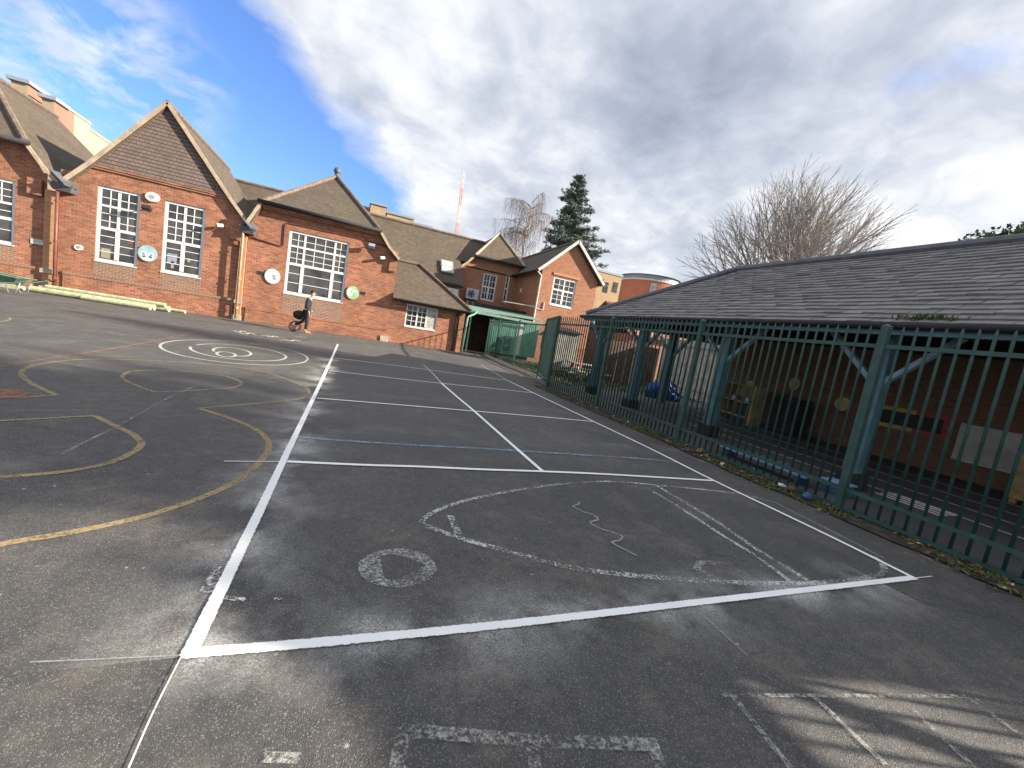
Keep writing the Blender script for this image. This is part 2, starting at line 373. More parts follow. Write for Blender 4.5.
        if s.tint is not None:
            ca = me.color_attributes.new('tint', 'FLOAT_COLOR', 'CORNER')
            for p, tv in zip(me.polygons, s.tint):
                for li in p.loop_indices: ca.data[li].color = (tv, tv, tv, 1)
        o = bpy.data.objects.new(name, me); COL.objects.link(o)
        if loc is not None: o.location = off
        if parent:
            o.parent = parent
            if loc is None: o.location = -V(parent.location)   # vertices are in world space
            else: o.location = off - V(parent.location)
        if bevel:
            bv = o.modifiers.new('bevel', 'BEVEL'); bv.width = bevel; bv.segments = 2; bv.limit_method = 'ANGLE'
        return o
def tag(o, label, cat, group=None):
    o['label'] = label; o['category'] = cat
    if group: o['group'] = group
    return o
def struct(o, kind='structure'): o['kind'] = kind; return o
def thing(name, loc, label, cat, group=None):
    o = bpy.data.objects.new(name, None); COL.objects.link(o); o.location = loc; o.empty_display_size = 0.3
    return tag(o, label, cat, group)
def copy_tree(o, loc, label, group=None):
    c = o.copy(); COL.objects.link(c); c.location = loc; c['label'] = label
    if group: c['group'] = group
    for ch in list(o.children):
        d = ch.copy(); COL.objects.link(d); d.parent = c
        for g in list(ch.children):
            e = g.copy(); COL.objects.link(e); e.parent = d
    return c

# ------------------------------------------------------------------ ground
mb = MB(); mb.quad((-600,-600,0),(600,-600,0),(600,600,0),(-600,600,0))
struct(mb.build('playground', M['asphalt']))

def catmull(pts, sub):
    if len(pts) < 3: return pts
    out = []
    for i in range(len(pts)-1):
        p0 = pts[max(i-1, 0)]; p1 = pts[i]; p2 = pts[i+1]; p3 = pts[min(i+2, len(pts)-1)]
        for k in range(sub):
            t = k/sub
            out.append(0.5*((2*p1)+(p2-p0)*t+(2*p0-5*p1+4*p2-p3)*t*t+(3*p1-p0-3*p2+p3)*t**3))
    out.append(pts[-1]); return out
_zl = [0.003]
def stroke(name, px, width, mat, smooth=True, world=False, uvscale=True):
    """a painted line on the ground along photo points"""
    z = _zl[0]; _zl[0] += 0.0001
    pts = [V((p[0], p[1], z)) if world else G(p[0], p[1]) for p in px]
    for p in pts: p.z = z
    if smooth: pts = catmull(pts, 6)
    mb = MB(); uvs = []; acc = 0
    n = len(pts)
    for k, p in enumerate(pts):
        a = (p-pts[k-1]).normalized() if k else None
        c = (pts[k+1]-p).normalized() if k < n-1 else None
        d = (a+c).normalized() if a and c else (a or c)
        sc = 1.0/max(0.5, d.dot(c or a))
        s = V((-d.y, d.x, 0))*width/2*sc
        if k: acc += (p-pts[k-1]).length
        mb.v += [p-s, p+s]; uvs += [(acc, 0), (acc, 1)]
        if k: mb.f.append((2*k-2, 2*k, 2*k+1, 2*k-1)); mb.m.append(0)
    return struct(mb.build(name, mat, uvs=uvs))
def patch(name, px, mat, world=False):
    z = _zl[0]; _zl[0] += 0.0001
    pts = [V((p[0], p[1], z)) if world else G(p[0], p[1]) for p in px]
    mb = MB(); mb.quad(*[(p.x, p.y, z) for p in pts]); return struct(mb.build(name, mat))

# overspray first (lowest)
LEFT = [(188.5,657),(259,513),(286,455.5),(320,384.5),(332,358)]
BASE = [(184,655.5),(339,642.3),(512,625),(720,600.8),(914,578.5)]
stroke('line_overspray', LEFT, 1.15, M['p_spray'], False)
stroke('line_overspray', BASE[:-1]+[(880,582.5)], 0.95, M['p_spray'])
stroke('line_overspray', [(300,425),(420,432),(560,441),(690,452)], 1.1, M['p_spray2'])
stroke('line_overspray', [(320,390),(420,399),(520,408),(600,415)], 0.9, M['p_spray2'])
# old faded markings
OUT = [(-60,563),(0,545),(75,532),(150,515),(211,494),(245,476),(264,457),(269,445),(264,436),(253,428),(226,417),(198,408.5)]
stroke('yellow_curve', OUT, 0.062, M['p_yellow'])
stroke('yellow_curve', [(198,408.5),(264,403),(302,398.5),(309,393),(306,387)], 0.06, M['p_yellow2'])
stroke('yellow_curve', [(306,387),(287,379.5),(264,372),(226,366),(170,361.5),(113,359.5),(75,360),(45,363.5),(28,367.5),(22,372),(23.5,377.5),(34,385),(56.5,395.5)], 0.06, M['p_yellow2'])
stroke('yellow_line', [(56.5,395.5),(23,397.5),(-10,398.5)], 0.05, M['p_yellow2'], False)
stroke('yellow_loop', [(155,392.5),(130,383),(122.5,377.5),(125,374),(133,371.5),(151,370.5),(190,372),(223,376),(238,380.5),(241,384),(236,387),(226,388.5),(196,390.5),(155,392.5)], 0.055, M['p_yellow2'])
stroke('yellow_curve', [(-40,482),(0,477.5),(40,474.5),(75,470.5),(110,463),(134,452),(141,445),(139,440),(132,434),(117,427),(94.5,416)], 0.06, M['p_yellow'])
stroke('yellow_line', [(94.5,416),(49,418.5),(-30,422.5)], 0.055, M['p_yellow2'], False)
def oval(cx, cy, rx, ry, tilt, n=20, a0=0, a1=360):
    o = []
    for k in range(n+1):
        t = R(a0+(a1-a0)*k/n); x = rx*math.cos(t); y = ry*math.sin(t)
        o.append((cx+x, cy+y+x*tilt))
    return o
stroke('white_oval', oval(234,352.6,74,10.8,0.088), 0.055, M['p_offwhite'])
stroke('white_oval', oval(238,352.6,48,7.2,0.095, 20, -150, 190), 0.06, M['p_offwhite'])
stroke('white_oval', oval(232,352,19,4.0,0.10, 14, -200, 80), 0.06, M['p_offwhite'])
stroke('white_oval', oval(226,354.5,9.5,2.4,0.10, 14), 0.06, M['p_offwhite'])
for (u, v, w) in ((247,333.5,8),(262,335.5,9),(272,336.5,6),(281,340,9),(292,340.5,8),(258,344,11),(240,331.5,6),(300,337,5)):
    stroke('number_marking', [(u-w,v-0.8),(u-w*0.2,v+0.6),(u+w*0.4,v-0.4),(u+w,v+0.9)], 0.10, M['p_yellow2' if w % 2 else 'p_offwhite'])
stroke('red_line', [(-20,371),(56,357.5),(132,345.5),(215,328.5)], 0.05, M['p_red'])
stroke('red_line', [(311,347),(328,351)], 0.10, M['p_red'])
stroke('dashed_line', [(15,410.5),(60,411),(120,411.3),(185,411.6)], 0.03, M['p_faint'])
stroke('dashed_line', [(60,455),(120,425),(165,400),(200,384)], 0.03, M['p_faint'])
patch('brown_patch', [(-20,390),(5,389.5),(22,391),(32,394),(24,397),(0,399.5),(-20,400)], M['p_brown'])
stroke('yellow_line', [(-10,323),(6,321),(10,318.5),(0,317)], 0.05, M['p_yellow2'])
# rocket outline, ring and squiggle chalked inside the court
stroke('chalk_outline', [(420,524),(456,537.5),(495,548.5),(534,559),(573,568.5),(632,576),(691,580.5),(760,584),(830,583),(868,578),(883,571),(881,563),(872,556)], 0.058, M['p_chalk'])
stroke('chalk_outline', [(420,524),(433,513),(464,501.5),(503,493),(534,488),(573,483.5),(612,482),(657,485.5),(722,492),(748,496),(775,503)], 0.045, M['p_chalk'])
stroke('chalk_outline', [(775,503),(800,516),(840,536),(884,559)], 0.03, M['p_squig'])
stroke('chalk_bar', [(450.5,516),(458,535)], 0.06, M['p_chalk'])
stroke('chalk_stripe', [(656,485.5),(690,506),(724,527),(760,552),(808,581)], 0.06, M['p_chalk'])
stroke('chalk_stripe', [(648,489),(668,501),(692,516),(724,537),(755,556),(790,582)], 0.05, M['p_chalk'])
stroke('chalk_box', [(700,563),(728,564),(744,574),(748,582)], 0.06, M['p_faint'], False)
stroke('chalk_box', [(700,563),(697,570),(712,577)], 0.06, M['p_faint'], False)
stroke('chalk_squiggle', [(579,502),(578,505),(573,507),(582,512),(592,515),(598,520),(590,523),(600,529),(612,533),(622,537),(619,541),(612,543),(622,549),(636,556)], 0.022, M['p_squig'])
tri = [G(*q) for q in ((380,557),(383,577),(388,582),(405,577),(420,569),(425,566),(410,560),(392,555))]
zr_ = _zl[0]; _zl[0] += 0.0001; mbr = MB(); cc = G(399,568); no = 48
def _tri_r(ang):
    d = V((math.cos(ang), math.sin(ang), 0)); best = 0.05
    for k in range(len(tri)):
        a, b_ = tri[k]-cc, tri[(k+1) % len(tri)]-cc; e = b_-a; den = d.x*e.y-d.y*e.x
        if abs(den) < 1e-9: continue
        t = (a.x*e.y-a.y*e.x)/den; u = (a.x*d.y-a.y*d.x)/den
        if t > 0 and 0 <= u <= 1: best = t
    return best
outer = [G(397+(39+2.5*noise.noise((k*0.7,1,0)))*math.cos(2*math.pi*k/no), 569+(19.5+1.5*noise.noise((k*0.7,4,0)))*math.sin(2*math.pi*k/no)) for k in range(no)]
for k in range(no):
    a, b_ = outer[k]-cc, outer[(k+1) % no]-cc
    ra, rb = _tri_r(math.atan2(a.y,a.x)), _tri_r(math.atan2(b_.y,b_.x)); pa, pb = cc+a.normalized()*min(ra,a.length*0.8), cc+b_.normalized()*min(rb,b_.length*0.8)
    mbr.quad(*[(q.x,q.y,zr_) for q in (cc+a, cc+b_, pb, pa)])
struct(mbr.build('chalk_ring', M['p_ring']))
stroke('chalk_mark', [(206,594),(218,570),(222,563)], 0.06, M['p_chalk'], False)
stroke('chalk_mark', [(225,599),(245,601)], 0.03, M['p_chalk'], False)
stroke('chalk_mark', [(274,601),(281,598.5)], 0.03, M['p_chalk'], False)
# hopscotch at the bottom
stroke('worn_grid_line', [(396,775),(403,732),(470,737),(530,742),(600,744),(652,746),(664,775)], 0.055, M['p_grid'], False)
stroke('worn_grid_line', [(531,742),(536,775)], 0.05, M['p_grid'], False)
stroke('worn_grid_line', [(262,759),(300,760)], 0.04, M['p_faint'], False)
for a, b_ in (((732,697),(792,772)),((815,699),(885,766)),((899,698),(975,770)),((966,698),(1050,757))):
    stroke('worn_grid_line', [a, b_], 0.03, M['p_grid'], False)
stroke('worn_grid_line', [(722,696.5),(966,697.5)], 0.022, M['p_grid'], False)
# blue worn line across the court
stroke('blue_line', [(297,437.5),(340,441),(420,446),(480,449),(545,453),(600,456.5),(645,459.5),(676,462.5)], 0.06, M['p_blue'])
# string lines
stroke('string_line', [(30,664),(100,661),(182,657)], 0.008, M['p_squig'])
stroke('string_line', [(182,657),(155,710),(126,776)], 0.006, M['p_thin'])
stroke('string_line', [(700,614),(722,634),(747,657)], 0.010, M['p_squig'])
stroke('string_line', [(224,462),(284,462.5)], 0.018, M['p_thin'])
stroke('string_line', [(914,579),(932,577)], 0.012, M['p_thin'])
stroke('string_line', [(338,344.5),(400,351),(470,361)], 0.03, M['p_faint'])
# the freshly painted court
stroke('court_line', [(287,462.3),(360,465.5),(420,467.3),(480,470),(542,472),(610,475),(714,481.2)], 0.055, M['p_white'])
stroke('court_line', [(317,398.6),(390,404.5),(474,411.5),(540,417),(593.8,422)], 0.055, M['p_white'])
stroke('court_line', [(329,371),(385,377.5),(441,383.6),(490,388.5),(533.6,393.3)], 0.055, M['p_white'])
stroke('court_line', [(332,358),(390,365),(450,373),(508,380.8)], 0.055, M['p_white'])
stroke('court_line', [(542.5,472),(514,447),(474.2,411.6),(458,398),(441.4,383.6)], 0.055, M['p_white'])
stroke('court_line', [(441.4,383.6),(432,373),(422.7,364.4)], 0.05, M['p_offwhite'])
stroke('court_line', LEFT+[(337.8,344.4)], 0.062, M['p_white'], False)
stroke('court_line', [(480.5,365.2),(492,371.5),(508,381)], 0.05, M['p_offwhite'])
stroke('court_line', [(508,381),(533.6,393.3),(593.8,422),(650,449),(714,481.3),(776,511),(840,542),(914,579)], 0.055, M['p_white'])
stroke('court_line', BASE, 0.058, M['p_white'])

# soil verge along the fence
def strip(name, edge_a, edge_b, z, mat, wob=0.0, n=60):
    mb = MB()
    for k in range(n+1):
        t = k/n; a = V(edge_a[0]).lerp(V(edge_a[1]), t); c = V(edge_b[0]).lerp(V(edge_b[1]), t)
        a.x += wob*(noise.noise((k*0.31, 3.1, 0))+0.5*noise.noise((k*0.9, 7, 0)))
        a.z = c.z = z; mb.v += [a, c]
        if k: mb.f.append((2*k-2, 2*k-1, 2*k+1, 2*k)); mb.m.append(0)
    return mb.build(name, mat)
struct(strip('soil_verge', ((5.22,-6,0),(5.22,11.6,0)), ((5.72,-6,0),(5.72,11.6,0)), 0.016, M['soil'], 0.13))
struct(strip('shelter_floor', ((5.72,-6,0),(5.72,12.6,0)), ((14.4,-6,0),(14.4,12.6,0)), 0.02, M['asphalt2']))
struct(strip('yard_grass', ((7.2,12.6,0),(7.2,22.9,0)), ((18,12.6,0),(18,22.9,0)), 0.024, M['grass'], 0.1))

# leaves and grit on the verge
mb = MB()
for k in range(4200):
    y = random.uniform(-0.5, 11.3); x = 5.44+random.gauss(0, 0.15)
    if noise.noise((x*2, y*1.3, 0)) < -0.1: continue
    s = random.uniform(0.010, 0.032); a = random.uniform(0, 6.28); z = 0.022+random.uniform(0, 0.02)
    d = V((math.cos(a)*s, math.sin(a)*s, random.uniform(-0.4,0.4)*s)); e = V((-math.sin(a)*s*0.6, math.cos(a)*s*0.6, random.uniform(-0.4,0.4)*s)); c = V((x, y, z))
    mb.quad(c-d, c+e, c+d, c-e)
mb.m = [random.choice((0,0,0,1,1)) if random.random() > 0.018 else 2 for _ in mb.f]
struct(mb.build('fallen_leaves', [M['deadleaf'], M['soil'], M['litter_white']]), 'stuff')
mb = MB()
for k in range(2600):
    y = random.uniform(0.3, 11.3); x = 5.38+random.gauss(0, 0.13)
    if noise.noise((x, y*0.9, 5)) < 0.02: continue
    s = random.uniform(0.01, 0.03); h = random.uniform(0.015, 0.06); a = random.uniform(0, 6.28); c = V((x, y, 0.016))
    mb.quad(c+V((math.cos(a)*s*0.4, math.sin(a)*s*0.4, 0)), c-V((math.cos(a)*s*0.4, math.sin(a)*s*0.4, 0)), c+V((random.gauss(0,s), random.gauss(0,s), h)))
struct(mb.build('verge_weeds', M['moss']), 'stuff')
# yard grass tufts
mb = MB()
for k in range(2600):
    x = random.uniform(7.2, 13.5); y = random.uniform(12.7, 22); h = random.uniform(0.04, 0.16); s = 0.02; a = random.uniform(0, 6.28)
    c = V((x, y, 0.024)); mb.quad(c+V((math.cos(a)*s, math.sin(a)*s, 0)), c-V((math.cos(a)*s, math.sin(a)*s, 0)), c+V((random.gauss(0,0.04), random.gauss(0,0.04), h)))
struct(mb.build('grass_tufts', M['grass']), 'stuff')

def crumple(name, c, r, mat, label, flat=0.5, cat='litter', group='scraps of litter along the fence'):
    mb = MB(); mb.ell((0,0,0), r, r*0.7, r*flat, 10, 7)
    for v in mb.v: v *= 1+0.55*noise.noise(v*(2.2/r)+V(c)*3)
    lo = min(v.z for v in mb.v)
    for v in mb.v: v += V((c[0], c[1], c[2]-lo))
    return tag(mb.build(name, mat, loc=(c[0], c[1], c[2])), label, cat, group)
q = G(787,497); crumple('litter_scrap', (5.42,3.45,0.018), 0.07, M['pipe_brown'], 'crumpled red brown scrap of litter at the foot of the fence')
crumple('litter_scrap', (5.40,3.22,0.018), 0.085, M['blue'], 'crumpled blue scrap of litter left of the nearest fence post')
crumple('litter_scrap', (5.50,3.62,0.018), 0.06, M['litter_white'], 'pale crumpled paper on the verge above the red scrap', 0.35)
crumple('litter_scrap', (5.46,5.0,0.018), 0.07, M['deadleaf'], 'orange brown clump of leaves and wrapper under the blue bench', 0.6)
crumple('litter_scrap', (5.34,4.45,0.018), 0.045, M['litter_white'], 'small white scrap on the verge in front of the blue bench', 0.35)

# ------------------------------------------------------------------ walls and windows
def wall_y(mb, x0, x1, z0, z1, y, holes, depth=0.14, m=0, flip=False):
    xs = sorted({x0, x1, *[h[0] for h in holes], *[h[1] for h in holes]}); zs = sorted({z0, z1, *[h[2] for h in holes], *[h[3] for h in holes]})
    for i in range(len(xs)-1):
        for j in range(len(zs)-1):
            cx = (xs[i]+xs[i+1])/2; cz = (zs[j]+zs[j+1])/2
            if any(h[0] < cx < h[1] and h[2] < cz < h[3] for h in holes): continue
            mb.quad((xs[i],y,zs[j]),(xs[i+1],y,zs[j]),(xs[i+1],y,zs[j+1]),(xs[i],y,zs[j+1]), m=m)
    for (a, b_, c, d) in holes:
        y2 = y+depth
        mb.quad((a,y,c),(a,y,d),(a,y2,d),(a,y2,c), m=m); mb.quad((b_,y,c),(b_,y2,c),(b_,y2,d),(b_,y,d), m=m)
        mb.quad((a,y,d),(b_,y,d),(b_,y2,d),(a,y2,d), m=m); mb.quad((a,y,c),(a,y2,c),(b_,y2,c),(b_,y,c), m=m)
def window(parent, x0, x1, z0, z1, y, cols, rows, bars, inset=0.05, fw=0.105, sill=True, label=None, papers=()):
    """cols/rows: fractions of mullions and transoms; bars[(col,row)] = (vertical bars, horizontal bars)"""
    mb = MB(); yy = y+inset; w, h = x1-x0, z1-z0; t = 0.06
    mb.box(x0, x0+fw, yy, yy+t, z0, z1); mb.box(x1-fw, x1, yy, yy+t, z0, z1)
    mb.box(x0+fw, x1-fw, yy, yy+t, z1-fw, z1); mb.box(x0+fw, x1-fw, yy, yy+t, z0, z0+fw)
    rz = [z1-r*h for r in rows]
    for k, r in enumerate(rz):
        wd = fw*(1.1 if k == len(rz)-1 else 0.8)
        mb.box(x0+fw, x1-fw, yy+0.002, yy+t-0.002, r-wd/2, r+wd/2)
    zz = [z1-fw] + rz + [z0+fw]; cx = [x0+fw] + [x0+c*w for c in cols] + [x1-fw]
    for c in cx[1:-1]:
        for j in range(len(zz)-1):
            wd = fw*(1.35 if j == len(zz)-2 else 0.85)
            mb.box(c-wd/2, c+wd/2, yy+0.004, yy+t-0.004, zz[j+1]+0.03, zz[j]-0.03)
    for i in range(len(cx)-1):
        for j in range(len(zz)-1):
            nv, nh = bars.get((i, j), (0, 0)); bw = 0.03
            for k in range(nv):
                xx = cx[i]+(cx[i+1]-cx[i])*(k+1)/(nv+1); mb.box(xx-bw/2, xx+bw/2, yy+0.012, yy+0.045, zz[j+1]+0.02, zz[j]-0.02)
            for k in range(nh):
                z = zz[j+1]+(zz[j]-zz[j+1])*(k+1)/(nh+1); mb.box(cx[i]+0.02, cx[i+1]-0.02, yy+0.014, yy+0.043, z-bw/2, z+bw/2)
    f = mb.build('window', M['white'], parent)
    if label: f['label'] = label
    p = MB(); p.quad((x0+0.02,yy+0.03,z0+0.02),(x1-0.02,yy+0.03,z0+0.02),(x1-0.02,yy+0.03,z1-0.02),(x0+0.02,yy+0.03,z1-0.02))
    g = p.build('pane', M['glass'], f); g.location = (0,0,0)
    for (fx, fz, pw_, ph_, mt) in papers:
        q = MB(); q.box(x0+fx*w, x0+fx*w+pw_, yy+0.024, yy+0.028, z0+fz*h, z0+fz*h+ph_); sub(q.build('paper', M[mt], g if False else f))
    if sill:
        s = MB(); s.box(x0-0.01, x1+0.01, y-0.03, yy+0.001, z0-0.05, z0-0.003); so = s.build('sill', M['white_dull'], f); so.location = (0,0,0)
    return f
def sub(o):  # a sub-part built with world vertices under a part that already carries the offset
    o.location = (0,0,0); return o
Y0 = 22.6
TALL = dict(cols=[0.49], rows=[0.25, 0.55], bars={(0,0):(1,1),(1,0):(1,1),(0,1):(1,2),(1,1):(1,2),(0,2):(0,3),(1,2):(0,3)})
def verge(mb, prof, y, w=0.07, h=0.12):
    for a, b_ in zip(prof[:-1], prof[1:]): mb.bar((a[0], y, a[1]), (b_[0], y, b_[1]), h, w, up=(0,1,0))

def roof_block(parent, xl, gl, xc, gr, xr, zf, zg, zr, y0, yb, yh=None, zl=None, over=0.16):
    """roof of one block: ridge along Y; side slopes with a flared foot; half hip when yh is set"""
    yf = y0-over; yt = yh if yh else yf; zl = zl or zf; mb = MB(); t = 0.09
    for (g, x, z, s) in ((gl, xl, zl, -1), (gr, xr, zf, 1)):
        up = [(g,yf,zg),(g,yb,zg),(xc,yb,zr),(xc,yt,zr)]; lo = [(x,yf,z),(x,yb,z),(g,yb,zg),(g,yf,zg)]
        if s < 0: up.reverse(); lo.reverse()
        mb.slab(up, t); mb.slab(lo, t)
    if yh: mb.slab([(gl,yf,zg),(gr,yf,zg),(xc,yh,zr)], t)
    return mb.build('roof', M['tile'], parent)

# --- block with the full tile-hung gable
B2 = thing('brick_building', (-8.3, Y0, 0), 'red brick block with a full tile-hung gable above two tall white windows', 'building')
W1 = (-10.45,-9.06,1.6,4.62); W2 = (-8.22,-6.77,1.6,4.62)
mb = MB(); wall_y(mb, -11.6, -5.3, 0, 4.9, Y0, [W1, W2])
mb.quad((-11.25,Y0,4.9),(-5.65,Y0,4.9),(-6.02,Y0,5.42),(-10.6,Y0,5.42))
mb.quad((-11.6,Y0,0),(-11.6,30,0),(-11.6,30,4.4),(-11.6,Y0,4.4)); mb.quad((-5.3,Y0,0),(-5.3,Y0,4.4),(-5.3,30,4.4),(-5.3,30,0))
mb.build('wall', M['brick'], B2)
mb = MB(); yt = Y0-0.07
zc = 5.38
while zc < 8.25:
    h0 = 2.32*(8.32-zc)/2.94; h1 = max(0.02, 2.32*(8.32-zc-0.17)/2.94)
    mb.quad((-8.3-h0,yt-0.024,zc),(-8.3+h0,yt-0.024,zc),(-8.3+h1,yt-0.005,zc+0.17),(-8.3-h1,yt-0.005,zc+0.17)); mb.quad((-8.3-h0,yt,zc),(-8.3+h0,yt,zc),(-8.3+h0,yt-0.024,zc),(-8.3-h0,yt-0.024,zc)); zc += 0.145
mb.slab([(-10.6,yt,5.385),(-6.0,yt,5.385),(-8.3,yt,8.3)], 0.05); mb.build('tile_hung_gable', M['tile_hung'], B2)
mb = MB(); mb.box(-10.75,-5.85,Y0-0.06,Y0-0.003,5.22,5.30); mb.box(-10.85,-5.75,Y0-0.09,Y0-0.003,5.302,5.37); mb.build('corbel', M['brick'], B2)
roof_block(B2, -11.6, -10.75, -8.3, -5.85, -5.02, 4.24, 5.22, 8.4, Y0, 31)
mb = MB(); verge(mb, [(-11.6,4.27),(-10.75,5.25),(-8.3,8.43),(-5.85,5.25),(-5.02,4.27)], Y0-0.19, 0.07, 0.13); mb.build('bargeboard', M['barge'], B2)
mb = MB(); mb.tube([(-8.3,Y0-0.2,8.42),(-8.3,31,8.42)], 0.11, 8); mb.build('ridge', M['ridge'], B2)
for w in (W1, W2):
    mb = MB(); mb.box(w[0]-0.02, w[1]+0.02, Y0-0.004, Y0+0.02, 0.98, w[2]-0.06); mb.build('apron', M['brick_dark'], B2)
mb = MB(); mb.box(-11.4,-5.45,Y0-0.05,Y0-0.006,0.0,0.82); mb.build('plinth', M['brick'], B2)
mb = MB(); mb.box(-11.4,-5.45,Y0-0.07,Y0-0.005,0.824,0.94); mb.build('plinth_course', M['brick_dark'], B2)
window(B2, *W1, Y0, papers=[(0.12,0.05,0.3,0.4,'paper_cream'),(0.72,0.3,0.25,0.12,'paper_brown')], **TALL)
window(B2, *W2, Y0, papers=[(0.12,0.14,0.34,0.42,'print_grey'),(0.22,0.07,0.1,0.3,'paper_cream'),(0.62,0.2,0.1,0.16,'paper_cream'),(0.56,0.42,0.28,0.08,'paper_brown')], **TALL)
for w in (W1, W2):
    mb = MB(); mb.box(w[0]-0.12, w[1]+0.12, Y0-0.006, Y0+0.05, w[3]+0.002, w[3]+0.28); mb.build('lintel', M['brick'], B2)
mb = MB(); mb.box(-5.78,-5.36,Y0-0.14,Y0-0.004,3.55,4.15); mb.box(-5.7,-5.4,Y0-0.10,Y0-0.0045,3.35,3.547); mb.build('kneeler', M['brick'], B2)
# pier, hopper and pipes between the blocks
def pier(parent, x0, x1, z1, hop):
    mb = MB(); mb.box(x0, x1, Y0-0.14, Y0+0.05, 0.0, z1); mb.build('pier', M['rubbed'], parent)
    mb = MB(); mb.box(x0-0.06, x1+0.06, Y0-0.20, Y0-0.143, 0, 0.22); mb.build('pier_stone', M['stone'], parent); mb = MB(); mb.box(x0-0.05, x1+0.05, Y0-0.19, Y0-0.143, 0.75, 0.92); mb.build('pier_stone', M['stone'], parent)
pier(B2, -11.98, -11.62, 4.0, 0); pier(B2, -5.36, -5.12, 3.85, 0)
def pipe(parent, pts, r, mat, name='downpipe'):
    mb = MB(); mb.tube(pts, r, 8)
    o = mb.build(name, mat, parent, smooth=True)
    p, q = V(pts[-2]), V(pts[-1])
    for t in (0.12, 0.5, 0.86):
        mb = MB(); c = p.lerp(q, t); mb.tube([c+V((0,0,-0.03)), c+V((0,0,0.03))], r*1.45, 8); sub(mb.build('pipe_collar', mat, o))
    return o
pipe(B2, [(-11.52,Y0-0.30,4.1),(-11.52,Y0-0.30,0.04)], 0.055, M['pipe_brown'])
pipe(B2, [(-5.24,Y0-0.32,3.95),(-5.24,Y0-0.30,3.7),(-5.24,Y0-0.30,0.04)], 0.055, M['pipe_cream'])
def hopper(parent, x, z, w=0.42):
    mb = MB(); i = len(mb.v)
    a = [(x-w*0.9,Y0-0.45,z+0.16),(x+w,Y0-0.45,z+0.10),(x+w,Y0+0.4,z+0.10),(x-w*0.9,Y0+0.4,z+0.16)]
    c = [(x-w*0.5,Y0-0.38,z-0.16),(x+w*0.75,Y0-0.38,z-0.16),(x+w*0.75,Y0+0.2,z-0.16),(x-w*0.5,Y0+0.2,z-0.16)]
    mb.quad(*a); mb.quad(*reversed(c))
    for k in range(4): mb.quad(a[(k+1)%4], a[k], c[k], c[(k+1)%4])
    mb.bar((x-w*0.6,Y0-0.1,z+0.55),(x+w*0.9,Y0-0.43,z+0.06),0.5,0.05); mb.build('valley_hopper', M['lead'], parent)
hopper(B2, -11.42, 4.18); hopper(B2, -5.1, 4.08, 0.34)

# --- half-hipped block with the wide window
B3 = thing('brick_building', (-1.9, Y0, 0), 'red brick block with a half-hipped roof above one wide white window', 'building')
W3 = (-3.47,-0.84,1.6,4.55)
mb = MB(); wall_y(mb, -5.1, 1.5, 0, 4.7, Y0, [W3])
mb.quad((-4.92,Y0,4.7),(1.0,Y0,4.7),(0.42,Y0,5.42),(-4.5,Y0,5.42))
mb.quad((1.5,Y0,0),(1.5,Y0,4.2),(1.5,30,4.2),(1.5,30,0)); mb.quad((-5.1,Y0,0),(-5.1,30,0),(-5.1,30,4.2),(-5.1,Y0,4.2))
mb.build('wall', M['brick'], B3)
roof_block(B3, -5.15, -4.62, -2.1, 0.45, 1.55, 4.22, 5.42, 8.62, Y0, 31.2, 27.2, 4.3, 0.32)
mb = MB(); mb.tube([(-4.78,Y0-0.42,5.44),(0.58,Y0-0.42,5.40)], 0.085, 8); mb.build('gutter', M['black'], B3, smooth=True)
mb = MB(); mb.box(-4.6,0.5,Y0-0.2,Y0-0.004,5.18,5.26); mb.box(-4.65,0.55,Y0-0.3,Y0-0.004,5.262,5.33); mb.build('corbel', M['brick'], B3)
mb = MB(); verge(mb, [(-5.15,4.33),(-4.62,5.45)], Y0-0.34, 0.06, 0.12); mb.build('bargeboard', M['barge'], B3); mb = MB(); verge(mb, [(0.45,5.45),(1.0,4.74),(1.55,4.25)], Y0-0.34, 0.06, 0.12); mb.build('bargeboard', M['barge'], B3)
mb = MB(); mb.tube([(-4.62,Y0-0.3,5.46),(-2.1,27.2,8.68)], 0.10, 8); mb.tube([(-2.1,27.2,8.68),(0.45,Y0-0.3,5.46)], 0.10, 8); mb.tube([(-2.1,27.2,8.68),(-2.1,31.2,8.68)], 0.10, 8); mb.build('ridge', M['ridge'], B3)
mb = MB(); mb.tube([(-2.1,27.15,8.66),(-2.1,27.15,8.84)], [0.14,0.10], 8); mb.ell((-2.1,27.15,8.96), 0.19, 0.19, 0.2, 10, 8); mb.build('finial', M['lead'], B3, smooth=True)
mb = MB(); mb.box(W3[0]-0.02, W3[1]+0.02, Y0-0.004, Y0+0.02, 0.62, W3[2]-0.08); mb.build('apron', M['brick_dark'], B3)
mb = MB(); mb.box(-4.95,1.45,Y0-0.05,Y0-0.007,0,0.56); mb.build('plinth', M['brick'], B3)
mb = MB(); mb.box(-4.95,1.45,Y0-0.07,Y0-0.006,0.563,0.66); mb.build('plinth_course', M['brick'], B3)
mb = MB(); mb.box(1.12,1.44,Y0-0.14,Y0-0.004,3.6,4.2); mb.build('kneeler', M['brick'], B3)
window(B3, *W3, Y0, [0.26,0.765], [0.24,0.52], {(0,0):(1,1),(1,0):(2,1),(2,0):(1,1),(0,1):(1,2),(1,1):(2,2),(2,1):(1,2),(0,2):(0,2),(1,2):(0,2),(2,2):(0,2)})
mb = MB(); mb.box(W3[0]-0.14, W3[1]+0.14, Y0-0.006, Y0+0.05, W3[3]+0.002, W3[3]+0.28); mb.build('lintel', M['brick'], B3)
mb = MB(); y = Y0-0.03; mb.tube([(-4.98,y,3.82),(-3.75,y,3.70),(-3.66,y,3.76),(-3.68,y,4.72),(-3.55,y,4.82),(-0.4,y,4.86),(0.9,y,4.76)], 0.028, 6); mb.build('cable', M['pipe_brown'], B3, smooth=True)
